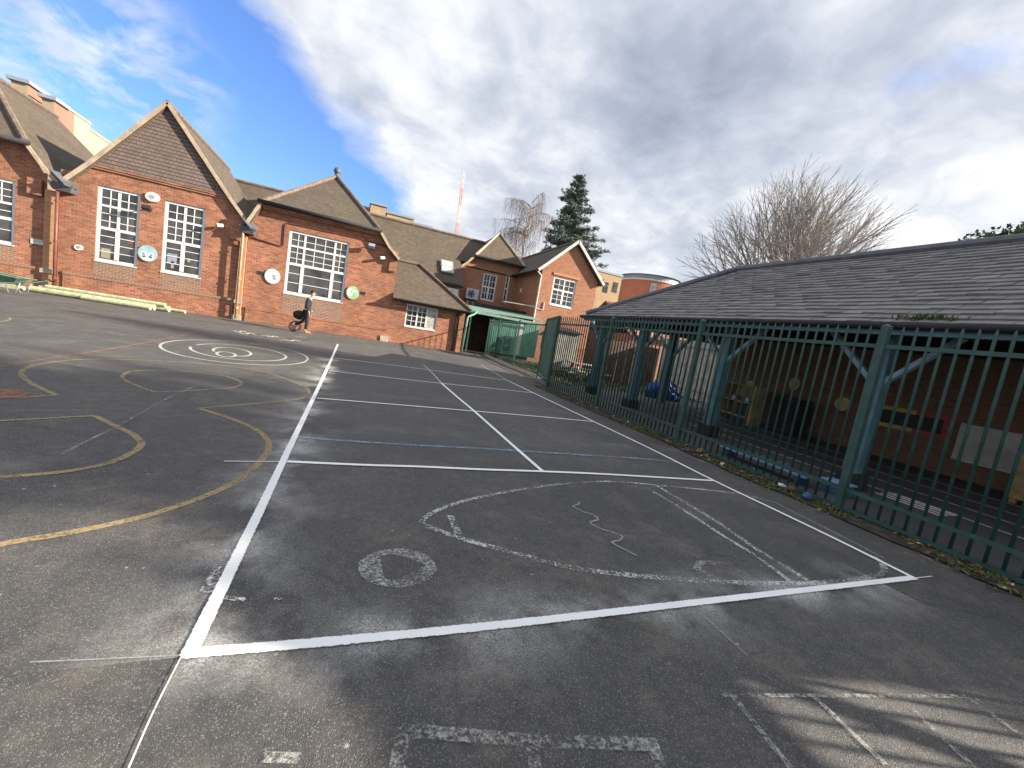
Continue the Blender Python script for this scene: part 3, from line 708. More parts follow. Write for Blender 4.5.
mb = MB(); mb.box(1.5-0.35,1.5+0.04,Y0-0.12,Y0-0.005,0,0.28); mb.build('corner_stone', M['stone'], B3)

# --- far-left block, cut by the frame
B1 = thing('brick_building', (-15, Y0, 0), 'red brick block with a half-hipped roof at the far left edge', 'building')
W0 = (-14.4,-12.9,1.62,4.05)
mb = MB(); wall_y(mb, -20.0, -11.98, 0, 4.6, Y0, [W0]); mb.quad((-19.8,Y0,4.6),(-12.1,Y0,4.6),(-12.62,Y0,5.5),(-19.1,Y0,5.5))
mb.quad((-20,Y0,0),(-20,30,0),(-20,30,4.4),(-20,Y0,4.4)); mb.build('wall', M['brick'], B1)
roof_block(B1, -20.3, -19.3, -15.9, -12.5, -11.5, 4.26, 5.52, 8.65, Y0, 30.5, 26.2, None, 0.32)
mb = MB(); mb.tube([(-19.5,Y0-0.42,5.5),(-12.32,Y0-0.42,5.5)], 0.085, 8); mb.build('gutter', M['black'], B1, smooth=True)
mb = MB(); mb.tube([(-12.5,Y0-0.3,5.58),(-15.9,26.2,8.7),(-15.9,30.5,8.7)], 0.12, 8); mb.tube([(-19.3,Y0-0.3,5.58),(-15.9,26.2,8.7)], 0.12, 8); mb.build('ridge', M['ridge'], B1)
mb = MB(); verge(mb, [(-12.5,5.55),(-12.0,4.84),(-11.5,4.3)], Y0-0.34, 0.05, 0.12); mb.build('bargeboard', M['barge'], B1)
mb = MB(); mb.box(W0[0]-0.02,W0[1]+0.02,Y0-0.004,Y0+0.02,0.98,W0[2]-0.08); mb.build('apron', M['brick_dark'], B1)
mb = MB(); mb.box(-17.9,-12.0,Y0-0.05,Y0-0.006,0,0.82); mb.build('plinth', M['brick'], B1)
mb = MB(); mb.box(-17.9,-12.0,Y0-0.07,Y0-0.005,0.824,0.94); mb.build('plinth_course', M['brick_dark'], B1)
mb = MB(); mb.box(-12.5,-12.08,Y0-0.14,Y0-0.004,3.7,4.3); mb.build('kneeler', M['brick'], B1)
window(B1, *W0, Y0, [0.5], [0.36,0.6], {(0,0):(1,2),(1,0):(1,2),(0,1):(0,1),(1,1):(0,1),(0,2):(0,1),(1,2):(0,1)})

# --- lean-to
LT = thing('lean_to', (3.5, Y0, 0), 'low brick lean-to with a sloping tiled roof and a three-light white window', 'building')
W4 = (2.27,3.93,0.97,2.14); ya = Y0+0.004
mb = MB(); wall_y(mb, 1.505, 5.4, 0, 2.38, ya, [W4], 0.1)
mb.quad((5.4,ya,0),(5.4,27,0),(5.4,27,2.38),(5.4,ya,2.38)); mb.build('wall', M['brick'], LT)
mb = MB(); mb.slab([(1.5,22.25,2.32),(5.65,22.25,2.32),(2.9,25.1,4.5),(1.5,25.1,4.5)], 0.07); mb.slab([(5.65,22.25,2.32),(5.65,27.9,2.32),(2.9,25.1,4.5)], 0.07)
mb.slab([(1.5,25.1,4.5),(2.9,25.1,4.5),(5.65,27.9,2.32),(1.5,27.9,2.32)], 0.07); mb.build('roof', M['tile'], LT)
mb = MB(); mb.tube([(5.68,22.22,2.36),(2.9,25.1,4.56)], 0.09, 8); mb.tube([(1.5,25.1,4.56),(2.9,25.1,4.56)], 0.08, 8); mb.build('ridge', M['ridge'], LT)
mb = MB(); mb.box(1.5,5.68,22.18,22.245,2.2,2.31); mb.tube([(1.5,22.12,2.28),(5.7,22.12,2.28)], 0.05, 6); mb.build('gutter', M['black'], LT)
mb = MB(); mb.tube([(4.98,22.12,2.25),(4.98,22.5,2.05),(4.98,22.52,0.05)], 0.045, 6); mb.build('downpipe', M['black'], LT)
window(LT, *W4, ya, [0.36,0.66], [], {(0,0):(1,3),(1,0):(1,3)}, 0.03, 0.06)
mb = MB(); mb.quad((3.40,ya+0.052,1.03),(3.88,ya+0.052,1.03),(3.88,ya+0.052,2.08),(3.40,ya+0.052,2.08)); mb.build('window_blind', M['glass_blind'], LT)
mb = MB(); mb.box(5.12,5.4,22.42,ya-0.003,0,2.2); mb.build('pier', M['brick'], LT)

# --- hall behind
HL = thing('school_hall', (2, 28, 0), 'long hall behind the lean-to with a broad brown tiled roof', 'building')
mb = MB(); mb.slab([(-9.5,27,4.0),(6.1,27,4.0),(6.1,29.02,5.94425),(8.5,29.02,5.94425),(8.5,31,7.85),(-9.5,31,7.85)], 0.1); mb.slab([(-9.5,31,7.85),(8.5,31,7.85),(8.5,35,4.0),(-9.5,35,4.0)], 0.1); mb.build('roof', M['tile'], HL)
mb = MB(); mb.box(-9.4,6.0,27.3,34.7,0,4.0); mb.build('wall', M['brick'], HL)
mb = MB(); mb.tube([(-9.5,31,7.9),(8.5,31,7.9)], 0.1, 8); mb.build('ridge', M['ridge'], HL)
mb = MB(); mb.tube([(-9.5,26.93,4.0),(6.0,26.93,4.0)], 0.08, 8); mb.build('gutter', M['black'], HL)
sk = V((5.0,28.5,5.44)); n = V((0,-3.85,4)).normalized(); up = V((0,4,3.85)).normalized()
mb = MB(); c = V((5.05,28.15,4.0+1.15*0.9625))+n*0.10; mb.obox(c, (0.42,0,0), up*0.62, n*0.06); mb.obox(c+n*0.065, (0.46,0,0), up*0.05, n*0.02, 0); o = mb.build('roof_window', M['steel'], HL)
mb = MB(); mb.obox(c+n*0.067, (0.36,0,0), up*0.54, n*0.01); sub(mb.build('pane', M['glass_blind'], o))

# --- two-storey wing in shade
WG = thing('brick_building', (8.9, 29, 0), 'two-storey brick wing in shade with a half-hipped roof and fan unit on its wall', 'building')
yw = 29.0; A = (7.87,8.9,3.6,5.47); Bn = (9.55,9.85,3.7,5.68)
mb = MB(); wall_y(mb, 6.25, 11.6, 0, 5.6, yw, [A, Bn]); mb.quad((6.35,yw,5.6),(11.5,yw,5.6),(10.6,yw,6.4),(7.1,yw,6.4))
mb.quad((6.25,yw,0),(6.25,35,0),(6.25,35,5.6),(6.25,yw,5.6)); mb.build('wall', M['brick_house'], WG)
roof_block(WG, 6.05, 7.0, 8.95, 10.75, 11.7, 5.4, 6.42, 8.65, yw, 35, 30.4, None, 0.3)
mb = MB(); mb.tube([(6.9,yw-0.38,6.42),(11.0,yw-0.38,6.42)], 0.09, 8); mb.build('gutter', M['black'], WG)
mb = MB(); verge(mb, [(6.05,5.44),(6.5,5.84),(7.0,6.46)], yw-0.32, 0.06, 0.14); mb.build('bargeboard', M['barge'], WG)
mb = MB(); mb.tube([(7.0,yw-0.28,6.48),(8.95,30.4,8.7),(10.75,yw-0.28,6.48)], 0.1, 8); mb.build('ridge', M['barge'], WG)
WB = {(0,0):(1,1),(1,0):(1,1),(0,1):(1,1),(1,1):(1,1)}
window(WG, *A, yw, [0.5], [0.5], WB, 0.05, 0.09); window(WG, *Bn, yw, [], [0.5], {(0,0):(0,1),(0,1):(0,1)}, 0.05, 0.08)
mb = MB(); mb.box(6.2,10.35,26.0,29.0-0.004,2.86,3.12); mb.build('flat_roof', M['black'], WG)
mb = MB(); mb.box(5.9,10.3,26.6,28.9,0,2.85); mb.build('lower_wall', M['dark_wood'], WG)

# --- gabled house
HS = thing('brick_house', (12.4, 24.5, 0), 'sunlit orange brick house with a plain gable and one white four-light window', 'house')
yh = 24.5; A = (11.26,12.91,3.8,5.58); hx0, hx1 = 10.38, 14.45
mb = MB(); wall_y(mb, hx0, hx1, 0, 5.9, yh, [A]); mb.quad((hx0+0.05,yh,5.9),(hx1-0.05,yh,5.9),(12.42,yh,7.8))
mb.quad((hx0,yh,0),(hx0,yh,5.9),(hx0,34,5.9),(hx0,34,0)); mb.quad((hx1,yh,0),(hx1,34,0),(hx1,34,5.9),(hx1,yh,5.9)); mb.build('wall', M['brick_house'], HS)
mb = MB(); yf = yh-0.25
for s, xe in ((-1,10.0),(1,14.83)):
    xk = 12.42+s*1.9
    a = [(12.42,yf,8.0),(xk,yf,6.2),(xk,34,6.2),(12.42,34,8.0)]; b_ = [(xk,yf,6.2),(xe,yf,5.72),(xe,34,5.72),(xk,34,6.2)]
    if s < 0: a.reverse(); b_.reverse()
    mb.slab(a, 0.09); mb.slab(b_, 0.09)
mb.build('roof', M['tile'], HS)
mb = MB(); verge(mb, [(10.0,5.70),(10.52,6.18),(12.42,8.0),(14.32,6.18),(14.83,5.70)], yf-0.03, 0.06, 0.17); mb.build('bargeboard', M['white_dull'], HS)
mb = MB(); mb.tube([(12.42,yf,8.04),(12.42,34,8.04)], 0.09, 8); mb.build('ridge', M['ridge'], HS)
mb = MB(); mb.tube([(9.96,yf,5.7),(9.96,34,5.7)], 0.06, 6); mb.build('gutter', M['black'], HS)
mb = MB(); mb.tube([(9.98,yh-0.1,5.68),(10.32,yh-0.1,5.4),(10.32,yh-0.06,5.2),(10.32,yh-0.06,0)], 0.05, 6); mb.build('downpipe', M['white_dull'], HS)
mb = MB(); mb.tube([(10.42,yh-0.05,3.35),(10.85,yh-0.05,3.35),(10.85,yh-0.05,3.85)], 0.035, 6); mb.tube([(10.3,yh-0.02,3.45),(8.4,yh+0.6,3.45)], 0.03, 6); mb.build('waste_pipe', M['white_dull'], HS)
window(HS, *A, yh, [0.5], [0.44], {(0,0):(1,1),(1,0):(1,1),(0,1):(1,2),(1,1):(1,2)}, 0.04, 0.10)
mb = MB(); mb.box(A[0]-0.1,A[1]+0.15,yh-0.06,yh-0.004,A[3]+0.1,A[3]+0.26); mb.build('lintel', M['rubbed'], HS)

# ------------------------------------------------------------------ fixtures on the walls
def ac_unit(c, label):
    t = thing('air_conditioner', c, label, 'air conditioner', 'fan units on the back walls'); x, y, z = c
    mb = MB(); mb.box(x-0.46,x+0.46,y-0.34,y,z,z+0.72); mb.build('casing', M['white_dull'], t, bevel=0.02)
    mb = MB(); mb.disc((x-0.08,y-0.35,z+0.36), 0.27, 0.27, 0.02); o = mb.build('fan_grille', M['print_grey'], t)
    mb = MB()
    for k in range(5):
        a = R(72*k); mb.obox((x-0.08+0.13*math.cos(a),y-0.357,z+0.36+0.13*math.sin(a)), (0.11*math.cos(a),0,0.11*math.sin(a)), (-0.035*math.sin(a),0,0.035*math.cos(a)), (0,0.004,0))
    sub(mb.build('fan_blades', M['rubber'], o))
    for dx in (-0.35, 0.31):
        mb = MB(); mb.box(x+dx,x+dx+0.04,y-0.3,y,z-0.05,z-0.002); mb.build('bracket', M['steel'], t)
ac_unit((7.17, yw-0.02, 3.45), 'white fan unit on the shaded brick wall left of its window')
ac_unit((5.35, 27.28, 3.05), 'white fan unit half hidden behind the lean-to roof')
def round_sign(c, rx, rz, label, base, art):
    t = thing('wall_sign', c, label, 'sign')
    mb = MB(); mb.disc(c, rx, rz, 0.035); mb.build('plate', base, t)
    for k, (mt, shapes) in enumerate(art):
        for (dx, dz, a, b_) in shapes: mb = MB(); mb.disc((c[0]+dx, c[1]-0.004-0.003*k, c[2]+dz), a, b_, 0.003, n=16); mb.build('printed_shape', mt, t)
    return t
round_sign((-8.69,Y0-0.06,2.25), 0.33, 0.34, 'round sky blue and white picture sign between the two tall windows', M['sign_blue'],
    [(M['white'], [(0,-0.2,0.22,0.1),(-0.13,-0.05,0.11,0.13),(0.13,-0.06,0.11,0.12)]), (M['print_grey'], [(-0.13,-0.04,0.055,0.07),(0.13,-0.05,0.055,0.06)])])
round_sign((-3.98,Y0-0.06,2.26), 0.32, 0.34, 'round white sign with a small grey drawing left of the wide window', M['white'], [(M['print_grey'], [(0.06,0.02,0.07,0.05),(0.1,-0.1,0.05,0.07),(0.02,-0.08,0.03,0.03)])])
round_sign((-0.43,Y0-0.06,2.18), 0.30, 0.33, 'round pale green and white sign right of the wide window', M['sign_green'], [(M['white'], [(-0.13,0.0,0.14,0.2),(0.08,0.1,0.1,0.07)]), (M['print_grey'], [(-0.06,0.05,0.04,0.05)])])
def small_plate(name, c, w, h, mat, label, cat='sign', lines=0):
    t = thing(name, c, label, cat)
    mb = MB(); mb.box(c[0]-w/2,c[0]+w/2,c[1],c[1]+0.02,c[2]-h/2,c[2]+h/2); mb.build('plate', mat, t)
    if lines:
        mb = MB()
        for k in range(lines): mb.box(c[0]-w*0.38,c[0]+w*(0.38-0.1*k),c[1]-0.003,c[1]-0.001,c[2]+h*0.2-k*h*0.25,c[2]+h*0.3-k*h*0.25)
        mb.build('lettering', M['print_grey'], t)
    return t
p = FY(38,242,Y0); small_plate('wall_plate', (p.x,Y0-0.025,p.z), 0.42, 0.2, M['white_dull'], 'small white rectangular plate on the brick beside the far left window', lines=2)
p = FY(261.5,273,Y0); small_plate('bracket_plate', (p.x,Y0-0.03,p.z), 0.26, 0.14, M['black'], 'small black plate left of the round white sign', 'plate')
p = FY(363,293,Y0); small_plate('bracket_plate', (p.x,Y0-0.03,p.z), 0.24, 0.13, M['black'], 'small black plate right of the round green sign', 'plate')
def flood(c, label, mat_body):
    t = thing('flood_light', c, label, 'lamp', 'flood lights on the brick walls'); x, y, z = c
    mb = MB(); mb.tube([(x,Y0-0.004,z+0.05),(x,y,z+0.05)], 0.025, 6); mb.build('arm', M['black'], t)
    mb = MB(); mb.obox((x,y-0.06,z), (0.15,0,0), V((0,0.09,-0.05)), V((0,0.035,0.075))); mb.build('lamp_head', mat_body, t, bevel=0.01)
    mb = MB(); mb.obox((x,y-0.11,z-0.035), (0.12,0,0), V((0,0.03,-0.05)), V((0,0.004,0.003))); mb.build('lens', M['lens'], t)
for (u, v, lab, mt) in ((150.5,210,'black flood light between the two tall windows, below the alarm box',M['black']),(371.5,247,'grey twin flood light right of the wide window near the eaves',M['print_grey'])):
    p = FY(u,v,Y0); flood((p.x, Y0-0.28, p.z), lab, mt)
p = FY(153,197.5,Y0); t = thing('alarm_box', (p.x,Y0,p.z), 'cream oval alarm box between the tops of the two tall windows', 'alarm')
mb = MB(); mb.disc((p.x,Y0-0.10,p.z), 0.25, 0.2, 0.096); mb.build('cover', M['white_dull'], t, bevel=0.02)
mb = MB(); mb.disc((p.x,Y0-0.106,p.z), 0.1, 0.07, 0.005); mb.build('badge', M['print_grey'], t)
def cctv(u, v, label):
    p = FY(u, v, Y0); t = thing('security_camera', (p.x,Y0,p.z), label, 'camera', 'small white fittings under the eaves')
    mb = MB(); mb.tube([(p.x+0.1,Y0-0.004,p.z+0.06),(p.x+0.04,Y0-0.2,p.z+0.06)], 0.02, 6); mb.build('arm', M['white_dull'], t)
    mb = MB(); mb.tube([(p.x-0.10,Y0-0.30,p.z-0.02),(p.x+0.1,Y0-0.18,p.z+0.03)], [0.07,0.075], 10); mb.build('housing', M['white'], t)
    mb = MB(); mb.disc((p.x-0.085,Y0-0.33,p.z-0.02), 0.05, 0.05, 0.02, n=12); mb.build('lens', M['rubber'], t)
cctv(221.5,226.5,'small white camera on the brick right of the second tall window'); cctv(382,258.5,'white camera beside the right eaves of the half-hipped block')
p = FY(79,247.5,Y0); t = thing('wall_vent', (p.x,Y0,p.z), 'small white round vent left of the first tall window', 'vent')
mb = MB(); mb.disc((p.x,Y0-0.05,p.z), 0.14, 0.12, 0.046, n=14); mb.build('cowl', M['white_dull'], t); mb = MB(); mb.disc((p.x,Y0-0.055,p.z), 0.06, 0.05, 0.004, n=12); mb.build('opening_plate', M['print_grey'], t)
p = FY(512.5,292,yw); t = thing('wall_light', (p.x,29,p.z), 'small white oval light on the shaded side of the orange brick house', 'lamp')
mb = MB(); mb.ell((hx0-0.06,27.6,4.6), 0.07, 0.13, 0.17, 12, 8); t.location = (hx0,27.6,4.6); mb.build('diffuser', M['white_dull'], t, smooth=True); mb = MB(); mb.box(hx0-0.03,hx0-0.003,27.5,27.7,4.45,4.75); mb.build('backplate', M['white_dull'], t)

# ------------------------------------------------------------------ green passage and fences
CP = thing('passage_canopy', (7.8,23.6,0), 'pale green covered passage between the lean-to and the orange house', 'canopy')
mb = MB(); mb.slab([(5.75,22.9,2.46),(10.3,22.9,2.62),(10.3,26.4,3.0),(5.75,26.4,2.9)], 0.05)
mb.build('canopy_roof', M['green_roof'], CP)
mb = MB(); mb.box(5.8,10.3,22.86,22.9,2.3,2.44); mb.build('fascia', M['green_roof'], CP)
mb = MB()
for k in range(26):
    x = 7.25+k*0.118; mb.box(x,x+0.07,23.30,23.34,0.25,2.32); mb.box(x+0.068,x+0.122,23.33,23.36,0.25,2.32)
mb.build('corrugated_panel', M['green_pale'], CP)
mb = MB(); mb.box(8.9,9.25,23.26,23.298,0.3,2.2); mb.build('white_post', M['white_dull'], CP)
mb = MB(); mb.box(8.2,8.55,23.1,23.296,0.5,1.35); mb.build('meter_box', M['black'], CP, bevel=0.01)
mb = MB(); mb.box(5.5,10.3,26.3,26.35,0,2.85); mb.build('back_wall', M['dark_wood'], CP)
mb = MB(); mb.tube([(6.12,22.8,2.42),(6.0,22.75,2.25),(5.62,22.6,2.05),(5.58,22.55,1.9),(5.52,22.52,0.03)], 0.06, 8); mb.build('downpipe', M['green_pale'], CP, smooth=True)
for x in (5.85,7.2):
    mb = MB(); mb.box(x,x+0.08,23.0,23.08,0,2.4); mb.build('post', M['green'], CP)

def fence_run(parent, p, q, z_top=2.2, rail=1.99, sp=0.116, lo=(0.05,0.27), pw=0.0155, solid=False):
    p, q = V((*p,0)), V((*q,0)); d = (q-p); l = d.length; d.normalize()
    mb = MB(); n = int(l/sp)
    for k in range(1, n):
        c = p+d*(k*l/n); j = random.gauss(0, 0.003)
        mb.tube([c+V((0,0,lo[0]-0.02)), c+V((j,j,z_top-0.03)), c+V((j,j,z_top+0.02))], [pw,pw,pw*0.35], 6)
    mb.build('pale_panel', M['green'], parent, smooth=True)
    for z in (rail, lo[1], lo[0]):
        mb = MB(); mb.bar(p+V((0,0,z)), q+V((0,0,z)), 0.035, 0.045); mb.build('rail', M['green'], parent)
def fence_post(parent, p, z=2.22, w=0.08):
    mb = MB(); x, y = p; mb.box(x-w/2,x+w/2,y-w/2,y+w/2,-0.02,z); mb.quad((x-w/2,y-w/2,z),(x+w/2,y-w/2,z),(x,y,z+0.03)); mb.quad((x+w/2,y-w/2,z),(x+w/2,y+w/2,z),(x,y,z+0.03)); mb.quad((x+w/2,y+w/2,z),(x-w/2,y+w/2,z),(x,y,z+0.03)); mb.quad((x-w/2,y+w/2,z),(x-w/2,y-w/2,z),(x,y,z+0.03))
    mb.build('post', M['green'], parent, bevel=0.006)
FN = thing('railing_fence', (5.6,4.3,0), 'dark green steel railing fence between the court and the tiled shelter', 'fence')
FP = [(5.6,-7.94),(5.6,-5.21),(5.6,-2.48),(5.6,0.25),(5.6,2.98),(5.6,5.70),(5.6,8.46),(5.6,11.3)]
for a in FP: fence_post(FN, a)
for a, b_ in zip(FP[:-1], FP[1:]): fence_run(FN, (a[0],a[1]+0.04), (b_[0],b_[1]-0.04))
GT = thing('metal_gate', (5.63,11.43,0), 'solid dark green sheet metal gate standing open at the end of the railings', 'gate')
p, q = V((5.66,11.5,0)), V((6.42,13.9,0)); d = (q-p).normalized(); nn = V((-d.y,d.x,0))
mb = MB(); mb.bar(p+V((0,0,1.22)), q+V((0,0,1.22)), 0.012, 1.9, up=(0,0,1)); mb.build('sheet', M['green_gate'], GT)
mb = MB()
for z in (0.16, 2.2): mb.bar(p+V((0,0,z)), q+V((0,0,z)), 0.05, 0.06)
for a in (p, q): mb.bar(a+V((0,0,0.1)), a+V((0,0,2.23)), 0.06, 0.06, up=(d.x,d.y,0))
mb.build('gate_frame', M['green'], GT)
mb = MB(); mb.bar(p+d*0.1-nn*-0.03+V((0,0,0.22)), q-d*0.1+nn*0.03+V((0,0,0.42)), 0.03, 0.05); mb.build('drop_bar', M['green'], GT)
F2 = thing('railing_fence', (6.6,18,0), 'green railing fence along the passage beyond the open gate', 'fence')
FP2 = [(6.49,14.05),(6.57,17.0),(6.85,20.6),(7.05,23.0)]
for a in FP2: fence_post(F2, a, 2.12)
for a, b_ in zip(FP2[:-1], FP2[1:]): fence_run(F2, a, b_, 2.05, 2.0, 0.12, (0.15,0.3), 0.009)
mb = MB()
for a, b_ in zip(FP2[:-1], FP2[1:]): mb.bar((a[0],a[1],0.06), (b_[0],b_[1],0.06), 0.12, 0.12)
struct(mb.build('kerb', M['stone']))

# ------------------------------------------------------------------ shelter
SH = thing('timber_shelter', (9.5,4.3,0), 'open-fronted shelter with a grey tiled hipped roof and teal timber posts', 'shelter')
EX, RX, BX = 6.6, 9.6, 12.6; EZ, RZ = 2.44, 4.21; EYF, RYF, YN = 11.5, 8.95, -2.25
def tile_field(mb, o, ud, vd, ulen, vlen, inside, tw=0.27, th=0.17):
    ud, vd = V(ud).normalized(), V(vd).normalized(); n = ud.cross(vd).normalized()
    if n.z < 0: n = -n
    nv = int(vlen/th)
    for j in range(nv+1):
        offu = (tw/2 if j % 2 else 0); nu = int(ulen/tw)+2; ju = random.gauss(0, 0.006)
        for i in range(-1, nu):
            u0 = i*tw+offu+random.gauss(0, 0.004); v0 = j*th+random.gauss(0, 0.006)+ju
            if not (inside(u0+0.02, v0+0.02) and inside(u0+tw-0.02, v0+0.02) and inside(u0+tw/2, v0+th*0.7)): continue
            v1 = v0+th*1.28; li = 0.032+abs(random.gauss(0, 0.009)); l2 = li+random.gauss(0, 0.006)
            a = V(o)+ud*u0+vd*v0; b_ = V(o)+ud*(u0+tw-0.006)+vd*v0
            c = V(o)+ud*(u0+tw-0.006)+vd*v1; d = V(o)+ud*u0+vd*v1
            k = len(mb.v); mb.v += [a+n*li, b_+n*l2, c+n*0.008, d+n*0.008, a+n*0.004, b_+n*0.004]
            tint = min(1, max(0, random.gauss(0.5, 0.27)))
            for f in ((0,1,2,3),(0,4,5,1),(0,3,4),(1,5,2)): mb.f.append(tuple(k+q for q in f)); mb.m.append(0); mb.tint.append(tint)
SV = V((RX-EX,0,RZ-EZ)); sl = SV.length
mb = MB(); mb.tint = []
tile_field(mb, (EX-0.1,YN,EZ-0.06), (0,1,0), SV, EYF-YN, sl+0.1, lambda u, v: 0 <= u <= (EYF-YN)-max(0, v)*(EYF-RYF)/sl and v < sl+0.05)
HV = V((0,RYF-EYF,RZ-EZ)); hl = HV.length
tile_field(mb, (BX+0.1,EYF+0.08,EZ-0.06), (-1,0,0), HV, BX-EX+0.2, hl+0.1, lambda u, v: u >= v*(RX-EX)/hl and u <= (BX-EX+0.2)-v*(RX-EX)/hl)
tile_field(mb, (BX+0.1,YN,EZ-0.06), (0,1,0), V((RX-BX,0,RZ-EZ)), EYF-YN, sl+0.1, lambda u, v: 0 <= u <= (EYF-YN)-max(0, v)*(EYF-RYF)/sl and v < sl+0.05, 0.27, 0.34)
roof = mb.build('roof', M['shed_tile'], SH)
mb = MB()
mb.slab([(EX,YN,EZ),(RX,YN,RZ),(RX,RYF,RZ),(EX,EYF,EZ)], 0.06); mb.slab([(BX,YN,EZ),(BX,EYF,EZ),(RX,RYF,RZ),(RX,YN,RZ)], 0.06); mb.slab([(EX,EYF,EZ),(RX,RYF,RZ),(BX,EYF,EZ)], 0.06)
sub(mb.build('roof_boarding', M['dark_wood'], roof))
mb = MB(); mb.tube([(EX,EYF,EZ+0.03),(RX,RYF,RZ+0.05)], 0.09, 8); mb.tube([(BX,EYF,EZ+0.03),(RX,RYF,RZ+0.05)], 0.09, 8); mb.tube([(RX,RYF+0.05,RZ+0.04),(RX,YN,RZ+0.04)], 0.10, 8); sub(mb.build('ridge', M['lead'], roof))
mb = MB()
for k in range(140):
    c = V((EX-0.08+random.uniform(0,0.14), 3.15+random.gauss(0,0.16), EZ+random.uniform(0,0.05))); a = random.uniform(0,6.28)
    mb.quad(c, c+V((math.cos(a)*0.03,math.sin(a)*0.03,0.01)), c+V((math.cos(a+1)*0.04,math.sin(a+1)*0.04,0.06)))
sub(mb.build('moss_tuft', M['moss'], roof))
mb = MB(); mb.tube([(EX-0.10,YN,EZ-0.07),(EX-0.10,EYF+0.13,EZ-0.07),(BX,EYF+0.13,EZ-0.07)], 0.05, 8); mb.build('gutter', M['black'], SH, smooth=True)
mb = MB(); mb.box(EX-0.04,EX-0.005,YN,EYF,EZ-0.185,EZ-0.05); mb.build('fascia', M['teal'], SH)
PX = 7.12
mb = MB(); mb.box(PX-0.07,PX+0.07,YN,EYF-0.3,2.32,2.52); mb.build('beam', M['teal'], SH, bevel=0.01)
mb = MB(); mb.box(PX-0.05,BX-0.2,EYF-0.44,EYF-0.3,2.322,2.518); mb.build('beam', M['teal'], SH, bevel=0.01)
def shelter_post(x, y, braces=True, shoe=True, zt=2.32):
    mb = MB(); mb.box(x-0.105,x+0.105,y-0.105,y+0.105,0.25 if shoe else 0.02,zt-0.002); po = mb.build('post', M['teal'], SH, bevel=0.012)
    if shoe:
        mb = MB(); mb.box(x-0.15,x+0.15,y-0.15,y+0.15,0.018,0.25); sub(mb.build('post_shoe', M['rubber'], po, bevel=0.02))
    if braces:
        for s in (-1, 1):
            mb = MB(); mb.bar((x,y+s*0.06,1.62), (x,y+s*0.78,2.33), 0.07, 0.10, up=(1,0,0)); mb.build('brace', M['teal_pale'], SH, bevel=0.008)
for y in (-1.6, 0.95, 3.72, 6.45, 9.15, 11.15): shelter_post(PX, y)
shelter_post(9.9, EYF-0.37, True, False); shelter_post(12.2, EYF-0.37, False, False)
for y in [YN+0.3+k*1.1 for k in range(11)]:
    for xe in (EX+0.1, BX-0.1):
        mb = MB(); mb.bar((xe,y,EZ-0.05), (RX+(0.03 if xe > RX else -0.03),y,RZ-0.14), 0.05, 0.12); mb.build('rafter', M['dark_wood'], SH)
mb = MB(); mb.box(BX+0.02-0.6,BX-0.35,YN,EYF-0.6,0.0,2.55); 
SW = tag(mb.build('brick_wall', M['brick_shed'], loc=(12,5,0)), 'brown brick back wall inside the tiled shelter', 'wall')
WX = BX-0.58
# things on and by the shelter wall
def wall_disc(y, z, r, kind, label):
    t = thing('wall_plaque', (WX-0.02,y,z), label, 'plaque', 'pale round plaques on the shelter wall')
    mb = MB(); n = 20; ri = r*0.55 if kind == 'ring' else (0.001 if kind == 'disc' else r*0.35)
    for k in range(n):
        a, b_ = 2*math.pi*k/n, 2*math.pi*(k+1)/n
        P = lambda ang, rad, x: V((x, y+rad*math.cos(ang), z+rad*math.sin(ang)*(1.25 if kind == 'eight' else 1)))
        x0, x1 = WX-0.04, WX-0.004
        mb.quad(P(a,ri,x0), P(b_,ri,x0), P(b_,r,x0), P(a,r,x0)); mb.quad(P(a,r,x0), P(b_,r,x0), P(b_,r,x1), P(a,r,x1)); mb.quad(P(a,ri,x1), P(b_,ri,x1), P(b_,ri,x0), P(a,ri,x0))
    mb.build('ring' if kind != 'disc' else 'plate', M['cream_plaque'], t)
    if kind in ('eight', 'fig'):
        mb = MB(); mb.box(WX-0.05,WX-0.042,y-0.03,y+0.03,z-r*0.9,z+r*0.9); mb.box(WX-0.05,WX-0.042,y-r*0.6,y-0.031,z-0.03,z+0.03); mb.build('figure', M['yellow' if kind == 'fig' else 'red'], t)
for (u, v, r, k, lab) in ((722,370,0.17,'ring','pale ring plaque on the shelter wall, just right of the teal post'),(751,386,0.17,'fig','pale ring plaque on the shelter wall with a dark figure, second from the left'),(795,384,0.15,'eight','tall pale plaque with a red centre on the shelter wall'),(843,404,0.18,'disc','solid pale disc on the shelter wall left of the blackboard')):
    p = FX(u, v, WX); wall_disc(p.y, p.z, r, k, lab)
p, q = FX(878,410,WX), FX(947,442,WX)
t = thing('blackboard', (WX,(p.y+q.y)/2,q.z), 'long blackboard in a yellow and red frame on the shelter wall', 'board')
ya_, yb_, z0, z1 = q.y, p.y, 0.78, 1.24
mb = MB(); mb.box(WX-0.03,WX-0.004,ya_,yb_,z0,z1); mb.build('board_surface', M['board'], t)
ym = ya_+(yb_-ya_)*0.45
for mt, a, b_ in ((M['yellow'], ym, yb_), (M['red'], ya_, ym-0.002)):
    mb = MB(); mb.box(WX-0.045,WX-0.031,a,b_,z1-0.07,z1+0.02); mb.box(WX-0.045,WX-0.031,a,b_,z0-0.02,z0+0.07)
    e = b_ if mt is M['yellow'] else a; mb.box(WX-0.045,WX-0.0315,min(e,e-0.08 if mt is M['yellow'] else e),max(e,e+0.12 if mt is M['red'] else e),z0+0.072,z1-0.072); mb.build('frame', mt, t)
p, q = FX(962,424,WX), FX(1026,470,WX)
t = thing('whiteboard', (WX,(p.y+q.y)/2,0.5), 'blank white board on the shelter wall right of the blackboard', 'board')
